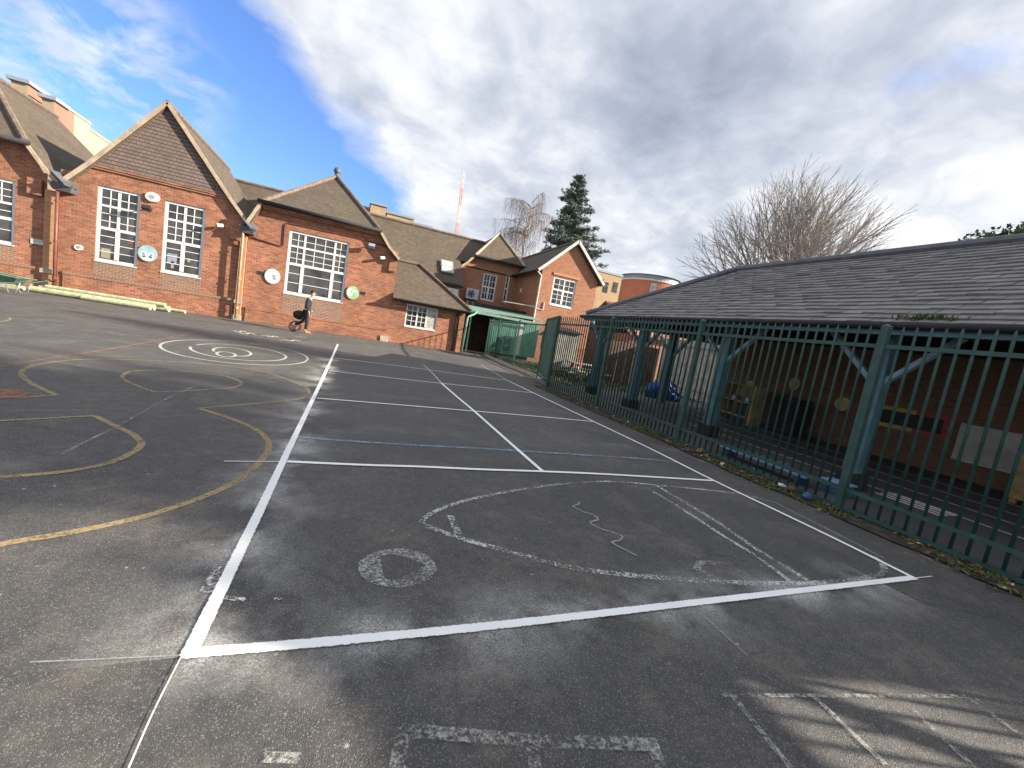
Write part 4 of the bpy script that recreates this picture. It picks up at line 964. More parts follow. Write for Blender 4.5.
mb = MB(); mb.box(WX-0.035,WX-0.004,q.y,p.y,0.42,1.18); mb.build('panel', M['white_dull'], t)
mb = MB(); mb.box(WX-0.05,WX-0.036,q.y,p.y,0.40,0.43); mb.build('ledge', M['steel'], t)
# timber cabinet at the right edge
t = thing('wooden_cabinet', (11.1,3.15,0), 'raw timber play cabinet at the right edge in front of the white board', 'cabinet')
mb = MB(); mb.box(10.7,11.5,2.2,3.3,0.1,0.92); mb.build('body', M['ply'], t, bevel=0.01)
mb = MB(); mb.box(10.66,11.54,2.16,3.34,0.922,0.96); mb.build('top', M['ply'], t)
for z in (0.3, 0.68):
    mb = MB(); mb.obox((10.697,2.95,z), (0.004,0,0), (0,0.13,0), (0,0,0.12)); mb.build('opening_plate', M['rubber'], t)  # black plate on the face, painted shade in place of a hollow
for x, y in ((10.72,3.2),(11.4,3.2),(10.72,2.22),(11.4,2.22)):
    mb = MB(); mb.box(x,x+0.08,y,y+0.08,0.02,0.098); mb.build('foot', M['ply'], t)
# mud kitchen behind the teal post
t = thing('play_kitchen', (10.9,9.0,0), 'wooden play kitchen with shelves behind the second teal post', 'play kitchen')
for i, (y, z0, z1) in enumerate(((9.4,0.02,1.15),(8.35,0.02,1.15))):
    mb = MB(); mb.box(10.6,11.1,y-0.04,y+0.04,z0,z1); mb.build('side_panel', M['ply'], t)
for z in (0.2, 0.62, 1.1):
    mb = MB(); mb.box(10.58,11.12,8.4,9.35,z,z+0.04); mb.build('shelf', M['ply'], t)
mb = MB(); mb.box(11.08,11.11,8.4,9.35,0.66,1.09); mb.build('back_panel', M['ply'], t)
mb = MB(); mb.box(10.66,11.0,8.45,8.85,0.245,0.58); mb.build('oven', M['board'], t, bevel=0.01)
for (x, y, z, r, lab) in ((10.8,9.1,0.66,0.10,'dull steel pot on the play kitchen counter'),(10.85,8.7,0.66,0.08,'small steel pan on the play kitchen counter, nearest the oven')):
    mb = MB(); mb.tube([(x,y,z+0.002),(x,y,z+0.11)], r, 12); mb.tube([(x,y+r,z+0.08),(x-0.02,y+r+0.13,z+0.09)], 0.01, 6); tag(mb.build('cooking_pot', M['steel'], loc=(x,y,z)), lab, 'pot', 'pots on the play kitchen')
# dark tall unit right of it
t = thing('storage_unit', (11.3,7.7,0), 'dark storage unit standing beside the play kitchen', 'cupboard')
mb = MB(); mb.box(11.0,11.6,7.35,8.1,0.05,1.0); mb.build('body', M['board'], t, bevel=0.01)
mb = MB(); mb.box(10.985,10.998,7.4,7.72,0.12,0.94); mb.build('door', M['dark_wood'], t); mb = MB(); mb.box(10.985,10.998,7.74,8.06,0.12,0.94); mb.build('door', M['dark_wood'], t)
# tarp heap
mb = MB(); c = V((10.9,12.2,0)); mb.ell((0,0,0), 0.72, 0.45, 0.5, 36, 22)
for v in mb.v:
    k = 1+0.35*noise.noise(v*2.2)+0.22*noise.noise(v*5+V((3,1,2)))+0.10*noise.noise(v*13); v.x *= k; v.y *= k; v.z *= k*(0.9+0.25*noise.noise(V((v.x*3, v.y*3, 0))))
for v in mb.v: v += V((0,0,0.22)); v.z = max(v.z, 0.0); v += c + V((0,0,0.026))
tag(mb.build('tarpaulin', M['tarp'], smooth=True, loc=(c.x,c.y,0.026)), 'crumpled bright blue tarpaulin heaped on the ground behind the shelter', 'tarpaulin')
# low light-blue bench and blue box just behind the fence
t = thing('low_bench', (6.02,4.3,0), 'low light blue plank bench just behind the railings', 'bench')
mb = MB(); mb.box(5.93,6.17,3.62,5.1,0.14,0.18); mb.build('seat', M['bluepaint'], t, bevel=0.006)
for y in (3.75, 4.95):
    mb = MB(); mb.box(5.96,6.14,y-0.03,y+0.03,0.022,0.138); mb.build('leg', M['blue'], t)
t = thing('storage_box', (6.3,3.5,0), 'small blue plastic box beside the near end of the low bench', 'box')
mb = MB(); mb.box(6.2,6.45,3.3,3.58,0.022,0.17); mb.build('body', M['blue'], t, bevel=0.01); mb = MB(); mb.box(6.18,6.47,3.28,3.60,0.171,0.195); mb.build('lid', M['bluepaint'], t, bevel=0.005)
# floor lines in the shelter
_zl[0] = 0.026
for x, y0, y1 in ((7.75,0.0,7.6),(8.6,-1.0,8.4),(9.5,-1,9.6),(10.5,-1,10.2),(6.85,1.0,3.0)):
    stroke('floor_line', [(x,y0),(x,y1)], 0.07, M['p_thin'], False, True)
stroke('floor_line', [(8.4,9.0),(8.5,9.8),(8.9,10.1),(9.6,9.9),(10.0,9.2)], 0.05, M['p_offwhite'], True, True)
for k in range(4): stroke('floor_bar', [(7.35+0.15*k,2.75),(7.35+0.15*k,3.5)], 0.08, M['p_white'], False, True)
stroke('floor_line', [(6.45,5.6),(6.9,5.5),(7.0,4.6),(6.5,4.4)], 0.12, M['p_blue'], True, True)
stroke('floor_line', [(6.7,5.0),(7.2,4.7)], 0.10, M['p_yellow'], True, True)

# ------------------------------------------------------------------ yard behind
def board_fence(name, p, q, h, mat, label, bw=0.14, cat='fence'):
    t = thing(name, ((p[0]+q[0])/2,(p[1]+q[1])/2,0), label, cat); p, q = V((*p,0)), V((*q,0)); d = q-p; l = d.length; d.normalize(); n = int(l/bw)
    mb = MB()
    for k in range(n):
        a = p+d*(k*l/n+0.008); b_ = p+d*((k+1)*l/n-0.008); j = random.gauss(0,0.008)
        mb.bar(a+V((0,0,h/2+j)), b_+V((0,0,h/2+j)), 0.02, h)
    mb.build('boards', mat, t)
    nn = V((-d.y,d.x,0)); mb = MB()
    for z in (0.4, h-0.3): mb.bar(p+nn*0.035+V((0,0,z)), q+nn*0.035+V((0,0,z)), 0.05, 0.08)
    mb.build('rail', mat, t)
    return t
board_fence('board_fence', (10.6,16.6), (14.3,16.9), 2.0, M['brown_fence'], 'brown board fence at the back of the yard behind the shelter')
board_fence('board_fence', (13.3,10.6), (14.3,16.8), 2.55, M['grey_fence'], 'silver grey board fence behind the blue tarpaulin', 0.22)
# low plank wall of the yard planter
t = thing('picnic_table', (9.2,16.0,0), 'wooden picnic table with side benches in the yard behind the open gate', 'table')
mb = MB(); mb.box(8.5,10.1,15.0,15.75,0.70,0.74); mb.build('tabletop', M['grey_fence'], t)
for y0 in (14.55, 15.95):
    mb = MB(); mb.box(8.5,10.1,y0,y0+0.26,0.42,0.46); mb.build('bench', M['grey_fence'], t)
for x in (8.75, 9.85):
    mb = MB(); mb.bar((x,14.62,0.03),(x,15.2,0.7),0.06,0.09,up=(1,0,0)); mb.bar((x,16.15,0.03),(x,15.55,0.7),0.06,0.09,up=(1,0,0)); mb.bar((x,14.6,0.38),(x,16.15,0.38),0.05,0.08); mb.build('leg_frame', M['grey_fence'], t)
t = thing('slide', (10.3,19.6,0), 'green plastic slide in the yard beyond the open gate', 'slide')
P0, P1 = V((10.55,20.6,1.35)), V((9.75,18.6,0.18)); d = (P1-P0).normalized(); s = V((d.y,-d.x,0)).normalized()
mb = MB(); mb.bar(P0, P1, 0.46, 0.03); mb.bar(P0+s*0.25+V((0,0,0.08)), P1+s*0.25+V((0,0,0.08)), 0.04, 0.18); mb.bar(P0-s*0.25+V((0,0,0.08)), P1-s*0.25+V((0,0,0.08)), 0.04, 0.18); mb.build('chute', M['slide'], t)
mb = MB(); mb.tube([P0+s*0.2-V((0,0,0.05)), P0+s*0.3+V((0.2,0.3,0))-V((0,0,1.33))], 0.03, 6); mb.tube([P0-s*0.2-V((0,0,0.05)), P0-s*0.3+V((0.2,0.3,0))-V((0,0,1.33))], 0.03, 6)
for k in range(4): mb.tube([P0+s*0.22+V((0.04*k,0.06*k,-0.2-0.28*k)), P0-s*0.22+V((0.04*k,0.06*k,-0.2-0.28*k))], 0.02, 6)
mb.build('ladder', M['yellow'], t)
t = thing('playhouse', (11.0,22.2,0), 'small timber playhouse with yellow posts and a pitched roof against the orange house', 'playhouse')
mb = MB(); mb.box(10.55,11.75,22.1,23.2,0.9,1.7); mb.build('wall', M['ply'], t)
mb = MB(); mb.slab([(10.35,21.9,1.75),(11.15,21.9,2.4),(11.15,23.4,2.4),(10.35,23.4,1.75)],0.04); mb.slab([(11.15,21.9,2.4),(11.95,21.9,1.75),(11.95,23.4,1.75),(11.15,23.4,2.4)],0.04); mb.build('roof', M['dark_wood'], t)
for x in (10.5, 11.8):
    mb = MB(); mb.box(x-0.05,x+0.05,22.0,22.1,0.03,1.75); mb.build('post', M['yellow'], t)
mb = MB(); mb.box(10.9,11.35,22.08,22.099,1.05,1.5); mb.build('window_opening_plate', M['rubber'], t)  # flat black plate, its colour standing in for the shade indoors
t = thing('garden_shed', (12.6,18.4,0), 'pale grey board shed behind the shelter, left of the brown fence', 'shed')
mb = MB()
for k in range(13): mb.box(9.25+k*0.1,9.34+k*0.1,18.6,18.63,0.03,2.05)
mb.build('front_boards', M['grey_fence'], t)
mb = MB(); mb.box(9.25,10.55,18.64,20.0,0.03,2.05); mb.build('wall', M['grey_fence'], t)
mb = MB(); mb.slab([(9.15,18.45,2.08),(10.65,18.45,2.08),(10.65,20.1,2.3),(9.15,20.1,2.3)],0.05); mb.build('roof', M['dark_wood'], t)
t.location = t.location

# neighbouring house with red roof seen under the shelter roof
t = thing('brick_house', (24,26,0), 'low brick house with a red tiled roof glimpsed under the shelter eaves', 'house')
mb = MB(); mb.box(17.5,34,24,31,0,2.9); mb.build('wall', M['brick_house'], t)
mb = MB(); mb.slab([(17.2,23.6,2.9),(34.3,23.6,2.9),(34.3,27.5,5.2),(17.2,27.5,5.2)],0.1); mb.slab([(34.3,31.4,2.9),(17.2,31.4,2.9),(17.2,27.5,5.2),(34.3,27.5,5.2)],0.1); mb.build('roof', M['red_tile'], t)
mb = MB(); mb.box(29.5,30.5,23.96,23.998,1.2,2.3); mb.build('window', M['white_dull'], t)

# ------------------------------------------------------------------ timber poles, wheelbarrow
def pole(p, q, r, label):
    p, q = V(p), V(q); mb = MB(); n = 14
    mb.tube([p+V((0,0,r)), p.lerp(q,0.5)+V((0,0,r+0.004)), q+V((0,0,r))], [r,r*0.98,r], n); mb.m[-1] = 1; mb.m[-2] = 1
    return tag(mb.build('timber_pole', [M['treated'], M['end_grain']], smooth=False, loc=tuple(p)), label, 'timber', 'treated timber poles along the wall')
pole((-11.35,21.35,0.0), (-7.25,20.95,0.0), 0.12, 'green treated timber pole lying nearest the brick wall')
pole((-11.55,21.10,0.0), (-7.65,20.72,0.0), 0.115, 'green treated timber pole lying in the middle of the row on the asphalt')
pole((-9.95,20.85,0.0), (-7.7,20.50,0.0), 0.085, 'short green timber pole lying foremost, nearest the camera')
pole((-11.2,21.25,0.19), (-7.35,20.84,0.19), 0.08, 'green timber pole resting on top of the two behind')
pole((-8.3,21.75,0.0), (-6.9,21.55,0.0), 0.07, 'short timber offcut lying at the right end of the poles')
WBR = thing('wheelbarrow', (-10.6,18.9,0), 'green wheelbarrow with grey tube legs parked at the left edge', 'wheelbarrow')
def wb(x, y, z): return V((-10.95+x, 19.0+y, z))   # x to the right (handles), y away
mb = MB(); top = [wb(-0.75,-0.36,0.62),wb(0.35,-0.32,0.55),wb(0.35,0.32,0.55),wb(-0.75,0.36,0.62)]; bot = [wb(-0.42,-0.2,0.3),wb(0.2,-0.2,0.33),wb(0.2,0.2,0.33),wb(-0.42,0.2,0.3)]
mb.quad(*reversed(bot))
for k in range(4): mb.quad(top[k], top[(k+1)%4], bot[(k+1)%4], bot[k])
tr = mb.build('tray', M['barrow'], WBR); sm = tr.modifiers.new('s', 'SOLIDIFY'); sm.thickness = 0.015
mb = MB(); mb.tube(top+[top[0]], 0.016, 6); sub(mb.build('rim', M['green_pale'], tr))
for s in (-1, 1):
    mb = MB(); mb.tube([wb(-0.78,s*0.08,0.2), wb(-0.35,s*0.22,0.27), wb(0.3,s*0.25,0.36), wb(0.75,s*0.28,0.56), wb(1.0,s*0.28,0.60)], 0.018, 6); h = mb.build('handle', M['green_pale'], WBR, smooth=True)
    mb = MB(); mb.tube([wb(0.88,s*0.28,0.585), wb(1.03,s*0.28,0.605)], 0.026, 8); sub(mb.build('grip', M['rubber'], h))
    mb = MB(); mb.tube([wb(0.05,s*0.24,0.34), wb(0.15,s*0.26,0.02), wb(0.32,s*0.26,0.02), wb(0.42,s*0.25,0.4)], 0.016, 6); mb.build('leg', M['steel'], WBR, smooth=True)
mb = MB(); ctr = wb(-0.78,0,0.19)
pts = [ctr+V((0.155*math.cos(R(a)),0,0.155*math.sin(R(a)))) for a in range(0,361,24)]; mb.tube(pts, 0.038, 8, False); wh = mb.build('wheel', M['rubber'], WBR, smooth=True)
mb = MB(); mb.disc(ctr+V((0,-0.015,0)), 0.12, 0.12, 0.03, n=16); sub(mb.build('rim', M['steel'], wh))
# timber on the ground beside the barrow
mb = MB(); mb.bar((-13.6,21.5,0.07), (-11.9,21.3,0.07), 0.3, 0.14); tag(mb.build('timber_plank', M['treated'], bevel=0.01, loc=(-12.7,21.4,0)), 'pale sawn timber lying behind the wheelbarrow against the far left wall', 'timber')

# ------------------------------------------------------------------ person
def skin_mesh(name, verts, edges, radii, mat, parent, root=0, sub_=2, smooth=True):
    me = bpy.data.meshes.new(name); me.from_pydata([V(v) for v in verts], edges, []); o = bpy.data.objects.new(name, me); COL.objects.link(o)
    md = o.modifiers.new('skin', 'SKIN'); md.use_smooth_shade = True
    for k, r in enumerate(radii):
        sv = me.skin_vertices[0].data[k]; sv.radius = (r, r) if not hasattr(r, '__len__') else r; sv.use_root = (k == root)
    s = o.modifiers.new('sub', 'SUBSURF'); s.levels = sub_; s.render_levels = sub_
    bpy.context.view_layer.update(); dg = bpy.context.evaluated_depsgraph_get()
    nm = bpy.data.meshes.new_from_object(o.evaluated_get(dg)); nm.name = name
    bpy.data.objects.remove(o)
    nm.materials.clear(); nm.materials.append(mat)
    for p in nm.polygons: p.use_smooth = True; p.material_index = 0
    ob = bpy.data.objects.new(name, nm); COL.objects.link(ob)
    if parent: ob.parent = parent
    return ob
pp = G(304.5,333.4)
PE = thing('person', (pp.x, pp.y, 0), 'person in a navy jumper, dark trousers and tan boots striding along the brick wall', 'person')
# local frame: +x walking direction, z up, y towards the wall
hip, kneeF, ankF = (0.0,0,0.93), (0.07,-0.09,0.50), (0.04,-0.09,0.10)
kneeB, ankB = (-0.10,0.10,0.50), (-0.46,0.10,0.26)
sk = [(0,0,0.95),(0.02,0,1.15),(0.05,0,1.38),(0.10,0,1.52),(0.14,0,1.585),            # 0-4 pelvis, waist, chest, neck base, neck
      (0.17,0,1.70),(0.20,0,1.78),                                                     # 5-6 head
      (0.05,-0.17,1.42),(0.02,-0.24,1.15),(0.13,-0.22,0.92),                           # 7-9 near arm
      (0.05,0.17,1.42),(-0.05,0.24,1.17),(-0.12,0.22,0.94),                            # 10-12 far arm
      (0.01,-0.09,0.90),(0.07,-0.09,0.50),(0.04,-0.09,0.11),(0.20,-0.09,0.05),         # 13-16 near (front) leg, foot
      (-0.01,0.09,0.90),(-0.10,0.10,0.52),(-0.44,0.10,0.27),(-0.47,0.10,0.09),         # 17-20 rear leg, foot
      (0.165,-0.215,0.83),(-0.14,0.21,0.86)]                                           # 21-22 palms
ed = [(0,1),(1,2),(2,3),(3,4),(4,5),(5,6),(2,7),(7,8),(8,9),(9,21),(2,10),(10,11),(11,12),(12,22),(0,13),(13,14),(14,15),(15,16),(0,17),(17,18),(18,19),(19,20)]
rad = [(0.13,0.10),(0.125,0.10),(0.15,0.115),0.07,0.055,0.088,0.07, 0.065,0.042,0.03, 0.065,0.042,0.03, 0.085,0.055,0.04,0.035, 0.085,0.055,0.04,0.035, 0.034,0.034]
body = skin_mesh('body', sk, ed, rad, M['skin'], PE)
# fingers, nose, ears joined into the body mesh
mb = MB()
for (cx, cy, cz, s) in ((0.17,-0.215,0.80,1),(-0.145,0.21,0.83,1)):
    for k, ln in enumerate((0.070,0.080,0.075,0.060)):
        x = cx-0.03+0.02*k
        mb.tube([(x,cy,cz+0.02),(x+0.004,cy+0.004,cz-ln*0.45),(x+0.018,cy+0.012,cz-ln*0.95)], [0.010,0.009,0.006], 6)
    mb.tube([(cx+0.03,cy,cz+0.04),(cx+0.055,cy,cz+0.0),(cx+0.055,cy+0.01,cz-0.03)], [0.011,0.010,0.007], 6)
mb.tube([(0.255,0,1.735),(0.29,0,1.70),(0.262,0,1.685)], [0.010,0.017,0.012], 6)
for s in (-1, 1): mb.ell((0.165,s*0.086,1.715), 0.022, 0.012, 0.034, 8, 6)
mb.tube([(0.235,-0.03,1.655),(0.247,0,1.652),(0.235,0.03,1.655)], 0.007, 5)
ex = mb.build('extra', M['skin'], None, smooth=True)
bm = bmesh.new(); bm.from_mesh(body.data); bm.from_mesh(ex.data); bm.to_mesh(body.data); bm.free(); bpy.data.objects.remove(ex)
mb = MB()
for s in (-1, 1): mb.ell((0.252,s*0.032,1.728), 0.009, 0.012, 0.008, 8, 6)
e = mb.build('eye', M['hair'], PE); e.location = (0,0,0)
mb = MB(); mb.ell((0.165,0,1.775), 0.105, 0.098, 0.085, 18, 12)
for v in mb.v:
    if v.x > 0.21 and v.z < 1.79: v.x = 0.21
    v += (v-V((0.165,0,1.775))).normalized()*0.012*noise.noise(v*40)
h = mb.build('hair', M['hair'], PE, smooth=True); h.location = (0,0,0)
jv = [sk[i] for i in (0,1,2,3,7,8,9,10,11,12)]; jv[0] = (0,0,0.92); jv[6] = (0.115,-0.222,0.955); jv[9] = (-0.11,0.222,0.97)
skin_mesh('jumper', jv, [(0,1),(1,2),(2,3),(2,4),(4,5),(5,6),(2,7),(7,8),(8,9)], [(0.165,0.135),(0.155,0.13),(0.18,0.14),0.085,0.088,0.066,0.052,0.088,0.066,0.052], M['navy'], PE)
tv = [sk[0],sk[13],sk[14],(0.045,-0.09,0.15),sk[17],sk[18],(-0.43,0.10,0.30)]
skin_mesh('trousers', tv, [(0,1),(1,2),(2,3),(0,4),(4,5),(5,6)], [(0.15,0.125),0.108,0.078,0.070,0.108,0.078,0.068], M['trousers'], PE)
def boot(heel, toe, up, nm):
    heel, toe, up = V(heel), V(toe), V(up)
    o = skin_mesh('boot', [heel+up*0.17, heel+up*0.04, heel.lerp(toe,0.55)+up*0.045, toe+up*0.04], [(0,1),(1,2),(2,3)], [0.062,0.062,0.052,0.045], M['boot'], PE, root=1)
    mb = MB(); d = (toe-heel).normalized(); mb.obox(heel.lerp(toe,0.46)-up*0.012, d*((toe-heel).length/2+0.08), V((0,0.05,0)), up.normalized()*0.013); so = mb.build('sole', M['sole'], o, bevel=0.008); so.location = (0,0,0)
    return o
boot((0.02,-0.09,0.025), (0.24,-0.09,0.025), (0,0,1), 0)
boot((-0.49,0.10,0.21), (-0.40,0.10,0.03), (0.85,0,0.42), 0)
PE.rotation_euler = (0,0,R(-6)); PE.scale = (1.02,1.02,1.02)

# wheeled cart by the wall behind the person
cx, cy = -2.42, 20.3
CT = thing('wheeled_cart', (cx,cy,0), 'dark two-wheeled cart with a black bag standing behind the person', 'cart')
for s in (-1, 1):
    mb = MB(); c = V((cx-0.12,cy+s*0.24,0.225)); mb.tube([c+V((0.20*math.cos(R(a)),0,0.20*math.sin(R(a)))) for a in range(0,361,18)], 0.024, 6, False); w = mb.build('wheel', M['rubber'], CT, smooth=True)
    mb = MB()
    for a in range(0,180,30): mb.bar(c+V((0.19*math.cos(R(a)),0,0.19*math.sin(R(a)))), c-V((0.19*math.cos(R(a)),0,0.19*math.sin(R(a)))), 0.006, 0.006)
    sub(mb.build('spokes', M['steel'], w))
mb = MB(); mb.tube([(cx-0.12,cy-0.24,0.225),(cx-0.12,cy+0.24,0.225)], 0.014, 6)
for s in (-1, 1): mb.tube([(cx-0.30,cy+s*0.17,0.50),(cx+0.25,cy+s*0.17,0.42),(cx+0.42,cy+s*0.17,0.95),(cx+0.5,cy+s*0.17,1.0)], 0.014, 6)
mb.tube([(cx+0.25,cy-0.17,0.42),(cx+0.3,cy-0.17,0.03)], 0.014, 6); mb.tube([(cx+0.25,cy+0.17,0.42),(cx+0.3,cy+0.17,0.03)], 0.014, 6); mb.tube([(cx+0.5,cy-0.17,1.0),(cx+0.5,cy+0.17,1.0)], 0.014, 6)
mb.build('frame', M['steel'], CT, smooth=True)
mb = MB(); mb.ell((0,0,0), 0.27, 0.18, 0.2, 18, 12)
for v in mb.v: v *= 1+0.22*noise.noise(v*7); v += V((cx+0.02,cy,0.74))
tag(mb.build('bag', M['rubber'], smooth=True, loc=(cx,cy,0.56)), 'black bag heaped on the wheeled cart behind the person', 'bag')

# ------------------------------------------------------------------ distant buildings
FL = thing('apartment_block', (-34,62,0), 'stepped cream and pink apartment block rising behind the far left roofs', 'building')
def step(u0, v0, u1, Yf, Yb, mat_front, mat_side, cap=True):
    a = FY(u0, v0, Yf); b_ = FY(u1, v0, Yf); z = a.z
    mb = MB(); mb.box(a.x, b_.x, Yf, Yb, 0, z)
    mb.m = [1 if k == 5 else 0 for k in range(6)]; mb.build('tower_bay', [mat_front, mat_side], FL)
    if cap:
        mb = MB(); mb.box(a.x-0.25, b_.x+0.25, Yf-0.25, Yb+0.1, z+0.004, z+0.35); mb.build('parapet', M['print_grey'], FL)
step(-70,62,11,66,84,M['cream'],M['cream'],False)
step(11,79.5,28,60,64,M['tan'],M['pink'])
step(24,91,42,66,90,M['cream'],M['cream'],False)
step(42,97.5,54.5,60,62,M['tan'],M['pink'])
a = FY(54.5,98.7,60); xr = a.x
def side_bay(u0, v0, u1, v1, z, y0, mat):
    y1 = xr/FY(u1,v1,1).x; mb = MB(); mb.box(xr-9, xr-0.05, y0, y1, 0, z); mb.build('tower_bay', mat, FL)
    mb = MB(); mb.box(xr-9.1, xr+0.05, y0, y1, z+0.004, z+0.22); mb.build('parapet', M['cream'], FL); return y1
y1 = side_bay(54.5,98.7,75,115,a.z-0.1,62.0,M['pink'])
y2 = side_bay(75,115,90.5,125.5,a.z-0.1,y1+0.01,M['cream'])
y3 = side_bay(90.5,131,112,144,FX(91,131,xr).z,y2+0.01,M['cream'])
p = FY(37.5,101,65.9)
mb = MB(); mb.disc((p.x,65.9,p.z), 0.7, 0.6, 0.05, n=14); mb.build('round_vent', M['print_grey'], FL)

CH = thing('office_block', (5,62,0), 'tan brick block with a raised stair tower behind the hall roof', 'building')
def far_box(parent, name, u0, v0, u1, Yf, dep, mat, zb=0, capm=None):
    a = FY(u0, v0, Yf); b_ = FY(u1, v0, Yf); mb = MB(); mb.box(a.x, b_.x, Yf, Yf+dep, zb, a.z); o = mb.build(name, mat, parent)
    if capm:
        mb = MB(); mb.box(a.x-0.15, b_.x+0.15, Yf-0.15, Yf+dep, a.z+0.003, a.z+0.25); sub(mb.build('coping', capm, o))
    return o
far_box(CH, 'stair_tower', 371, 203.5, 387, 60, 5, M['brick_pale'], 0, M['print_grey'])
far_box(CH, 'wing', 387, 213, 414, 60.5, 8, M['brick_pale'], 0, M['print_grey'])
far_box(CH, 'wing', 414, 224, 432, 61, 8, M['brick_pale'], 0, M['print_grey'])
far_box(CH, 'wing', 352, 205, 371, 60.5, 8, M['tan'], 0, M['print_grey'])
TB = thing('office_block', (34,56,0), 'square buff office block with two dark windows beside the round brick tower', 'building')
a = FY(596,272,55); b_ = FY(622.5,276,55); z = a.z+0.2
mb = MB(); mb.box(a.x-3, b_.x, 55, 63, 0, z); mb.build('wall', M['brick_pale'], TB)
mb = MB(); mb.box(a.x-3.1, b_.x+0.1, 54.9, 63, z+0.004, z+0.3); mb.build('parapet', M['print_grey'], TB)
for u in (605.5, 615):
    p = FY(u, 287.5, 55); mb = MB(); mb.box(p.x-0.42,p.x+0.42,54.95,54.995,p.z-0.75,p.z+0.75); mb.build('window', M['glass'], TB)
c = FY(648,290,64); rr = 5.2; zt = FY(648,278.5,59).z
DR = thing('round_tower', (c.x,64,0), 'round red brick tower with a blue grey band under its shallow roof', 'building')
def ringwall(r, z0, z1, n=48):
    mb = MB()
    for k in range(n):
        a, b2 = 2*math.pi*k/n, 2*math.pi*(k+1)/n
        mb.quad((c.x+r*math.cos(a),64+r*math.sin(a),z0),(c.x+r*math.cos(b2),64+r*math.sin(b2),z0),(c.x+r*math.cos(b2),64+r*math.sin(b2),z1),(c.x+r*math.cos(a),64+r*math.sin(a),z1))
    return mb
M['brick_drum'] = brick('drum_brick', (0.42,0.13,0.08), (0.48,0.17,0.10), (0.4,0.25,0.18), stain=0.2)
ringwall(rr, 0, zt).build('wall', M['brick_drum'], DR)
ringwall(rr+0.12, zt-0.02, zt+0.25).build('cornice', M['white_dull'], DR)
ringwall(rr-0.15, zt+0.26, zt+1.0).build('clerestory', M['print_grey'], DR)
mb = MB(); n = 48
for k in range(n):
    a, b2 = 2*math.pi*k/n, 2*math.pi*(k+1)/n
    mb.quad((c.x+(rr+0.2)*math.cos(a),64+(rr+0.2)*math.sin(a),zt+1.0),(c.x+(rr+0.2)*math.cos(b2),64+(rr+0.2)*math.sin(b2),zt+1.0),(c.x,64,zt+1.7))
mb.build('roof', M['lead'], DR)
for da in (-0.12, 0.62):
    ang = R(-112)+da; px_, py_ = c.x+(rr+0.02)*math.cos(ang), 64+(rr+0.02)*math.sin(ang); tn = V((-math.sin(ang),math.cos(ang),0))
    mb = MB(); mb.obox((px_,py_,zt-1.7), tn*0.45, V((math.cos(ang),math.sin(ang),0))*0.05, (0,0,1.25)); w = mb.build('window', M['white_dull'], DR)
    mb = MB(); mb.obox((px_,py_,zt-1.7), tn*0.36, V((math.cos(ang),math.sin(ang),0))*0.06, (0,0,1.12)); sub(mb.build('pane', M['glass_blind'], w))
# crane mast
b0 = FY(456.5,240,150); t0 = FY(464,171,150)
CR = thing('tower_crane', (b0.x,150,0), 'distant orange and white lattice crane jib pointing up above the hall roof', 'crane')
mb = MB(); lo = V((b0.x,150,20)); hi = V((t0.x,150,t0.z)); d = (hi-lo); nseg = 30
for k in range(nseg):
    a = lo+d*(k/nseg); b2 = lo+d*((k+1)/nseg); w = 0.45-0.2*k/nseg; col = 1 if (k//5) % 2 else 0
    for sx, sy in ((-1,-1),(1,-1),(1,1),(-1,1)): mb.bar(a+V((sx*w,sy*w,0)), b2+V((sx*w,sy*w,0)), 0.22, 0.22, m=col)
    s = 1 if k % 2 else -1; mb.bar(a+V((-s*w,-w,0)), b2+V((s*w,-w,0)), 0.16, 0.16, m=col); mb.bar(a+V((-w,-s*w,0)), b2+V((-w,s*w,0)), 0.16, 0.16, m=col)
mb.build('jib', [M['crane'], M['crane_white']], CR)
mb = MB(); mb.box(b0.x-1.2,b0.x+1.2,149,151,0,20); mb.build('mast_base', M['crane'], CR)

# ------------------------------------------------------------------ trees
def grow(mb, p, d, length, r, depth, maxd, kids, spread, up=0.12, droop=0.0, wob=0.18, shrink=0.72, minr=0.012):
    pts = [p.copy()]; rs = [r]; n = 4 if depth < 2 else 3; seg = length/n; cur = p.copy(); dd = d.copy()
    r_end = max(minr, r*0.62)
    for k in range(n):
        dd = (dd+V((random.gauss(0,wob),random.gauss(0,wob),random.gauss(0,wob)))*0.5+V((0,0,up))-V((0,0,droop*depth))).normalized()
        cur = cur+dd*seg; pts.append(cur.copy()); rs.append(r+(r_end-r)*(k+1)/n)
    mb.tube(pts, rs, 7 if depth < 2 else (5 if depth < 3 else 3), False)
    if depth >= maxd: return
    nk = kids[min(depth, len(kids)-1)]
    for k in range(nk):
        t = 0.25+0.75*(k+0.6)/nk if depth else 0.55+0.45*(k+0.5)/nk
        i = min(int(t*n), n-1); q = pts[i].lerp(pts[i+1], t*n-i)
        az = 2.4*k+random.uniform(-0.5,0.5)
        a = dd.cross(V((0,0,1)));
        if a.length < 0.1: a = V((1,0,0))
        a.normalize(); b_ = dd.cross(a)
        sp = spread*(0.75+0.5*random.random())
        nd = (dd*math.cos(sp)+(a*math.cos(az)+b_*math.sin(az))*math.sin(sp)).normalized()
        grow(mb, q, nd, length*shrink*(0.75+0.45*random.random()), max(minr, r_end*(0.62+0.2*random.random())), depth+1, maxd, kids, spread, up, droop, wob, shrink, minr)
    # leader
    grow(mb, pts[-1], dd, length*shrink*0.9, r_end*0.85, depth+1, maxd, kids, spread, up, droop, wob, shrink, minr)

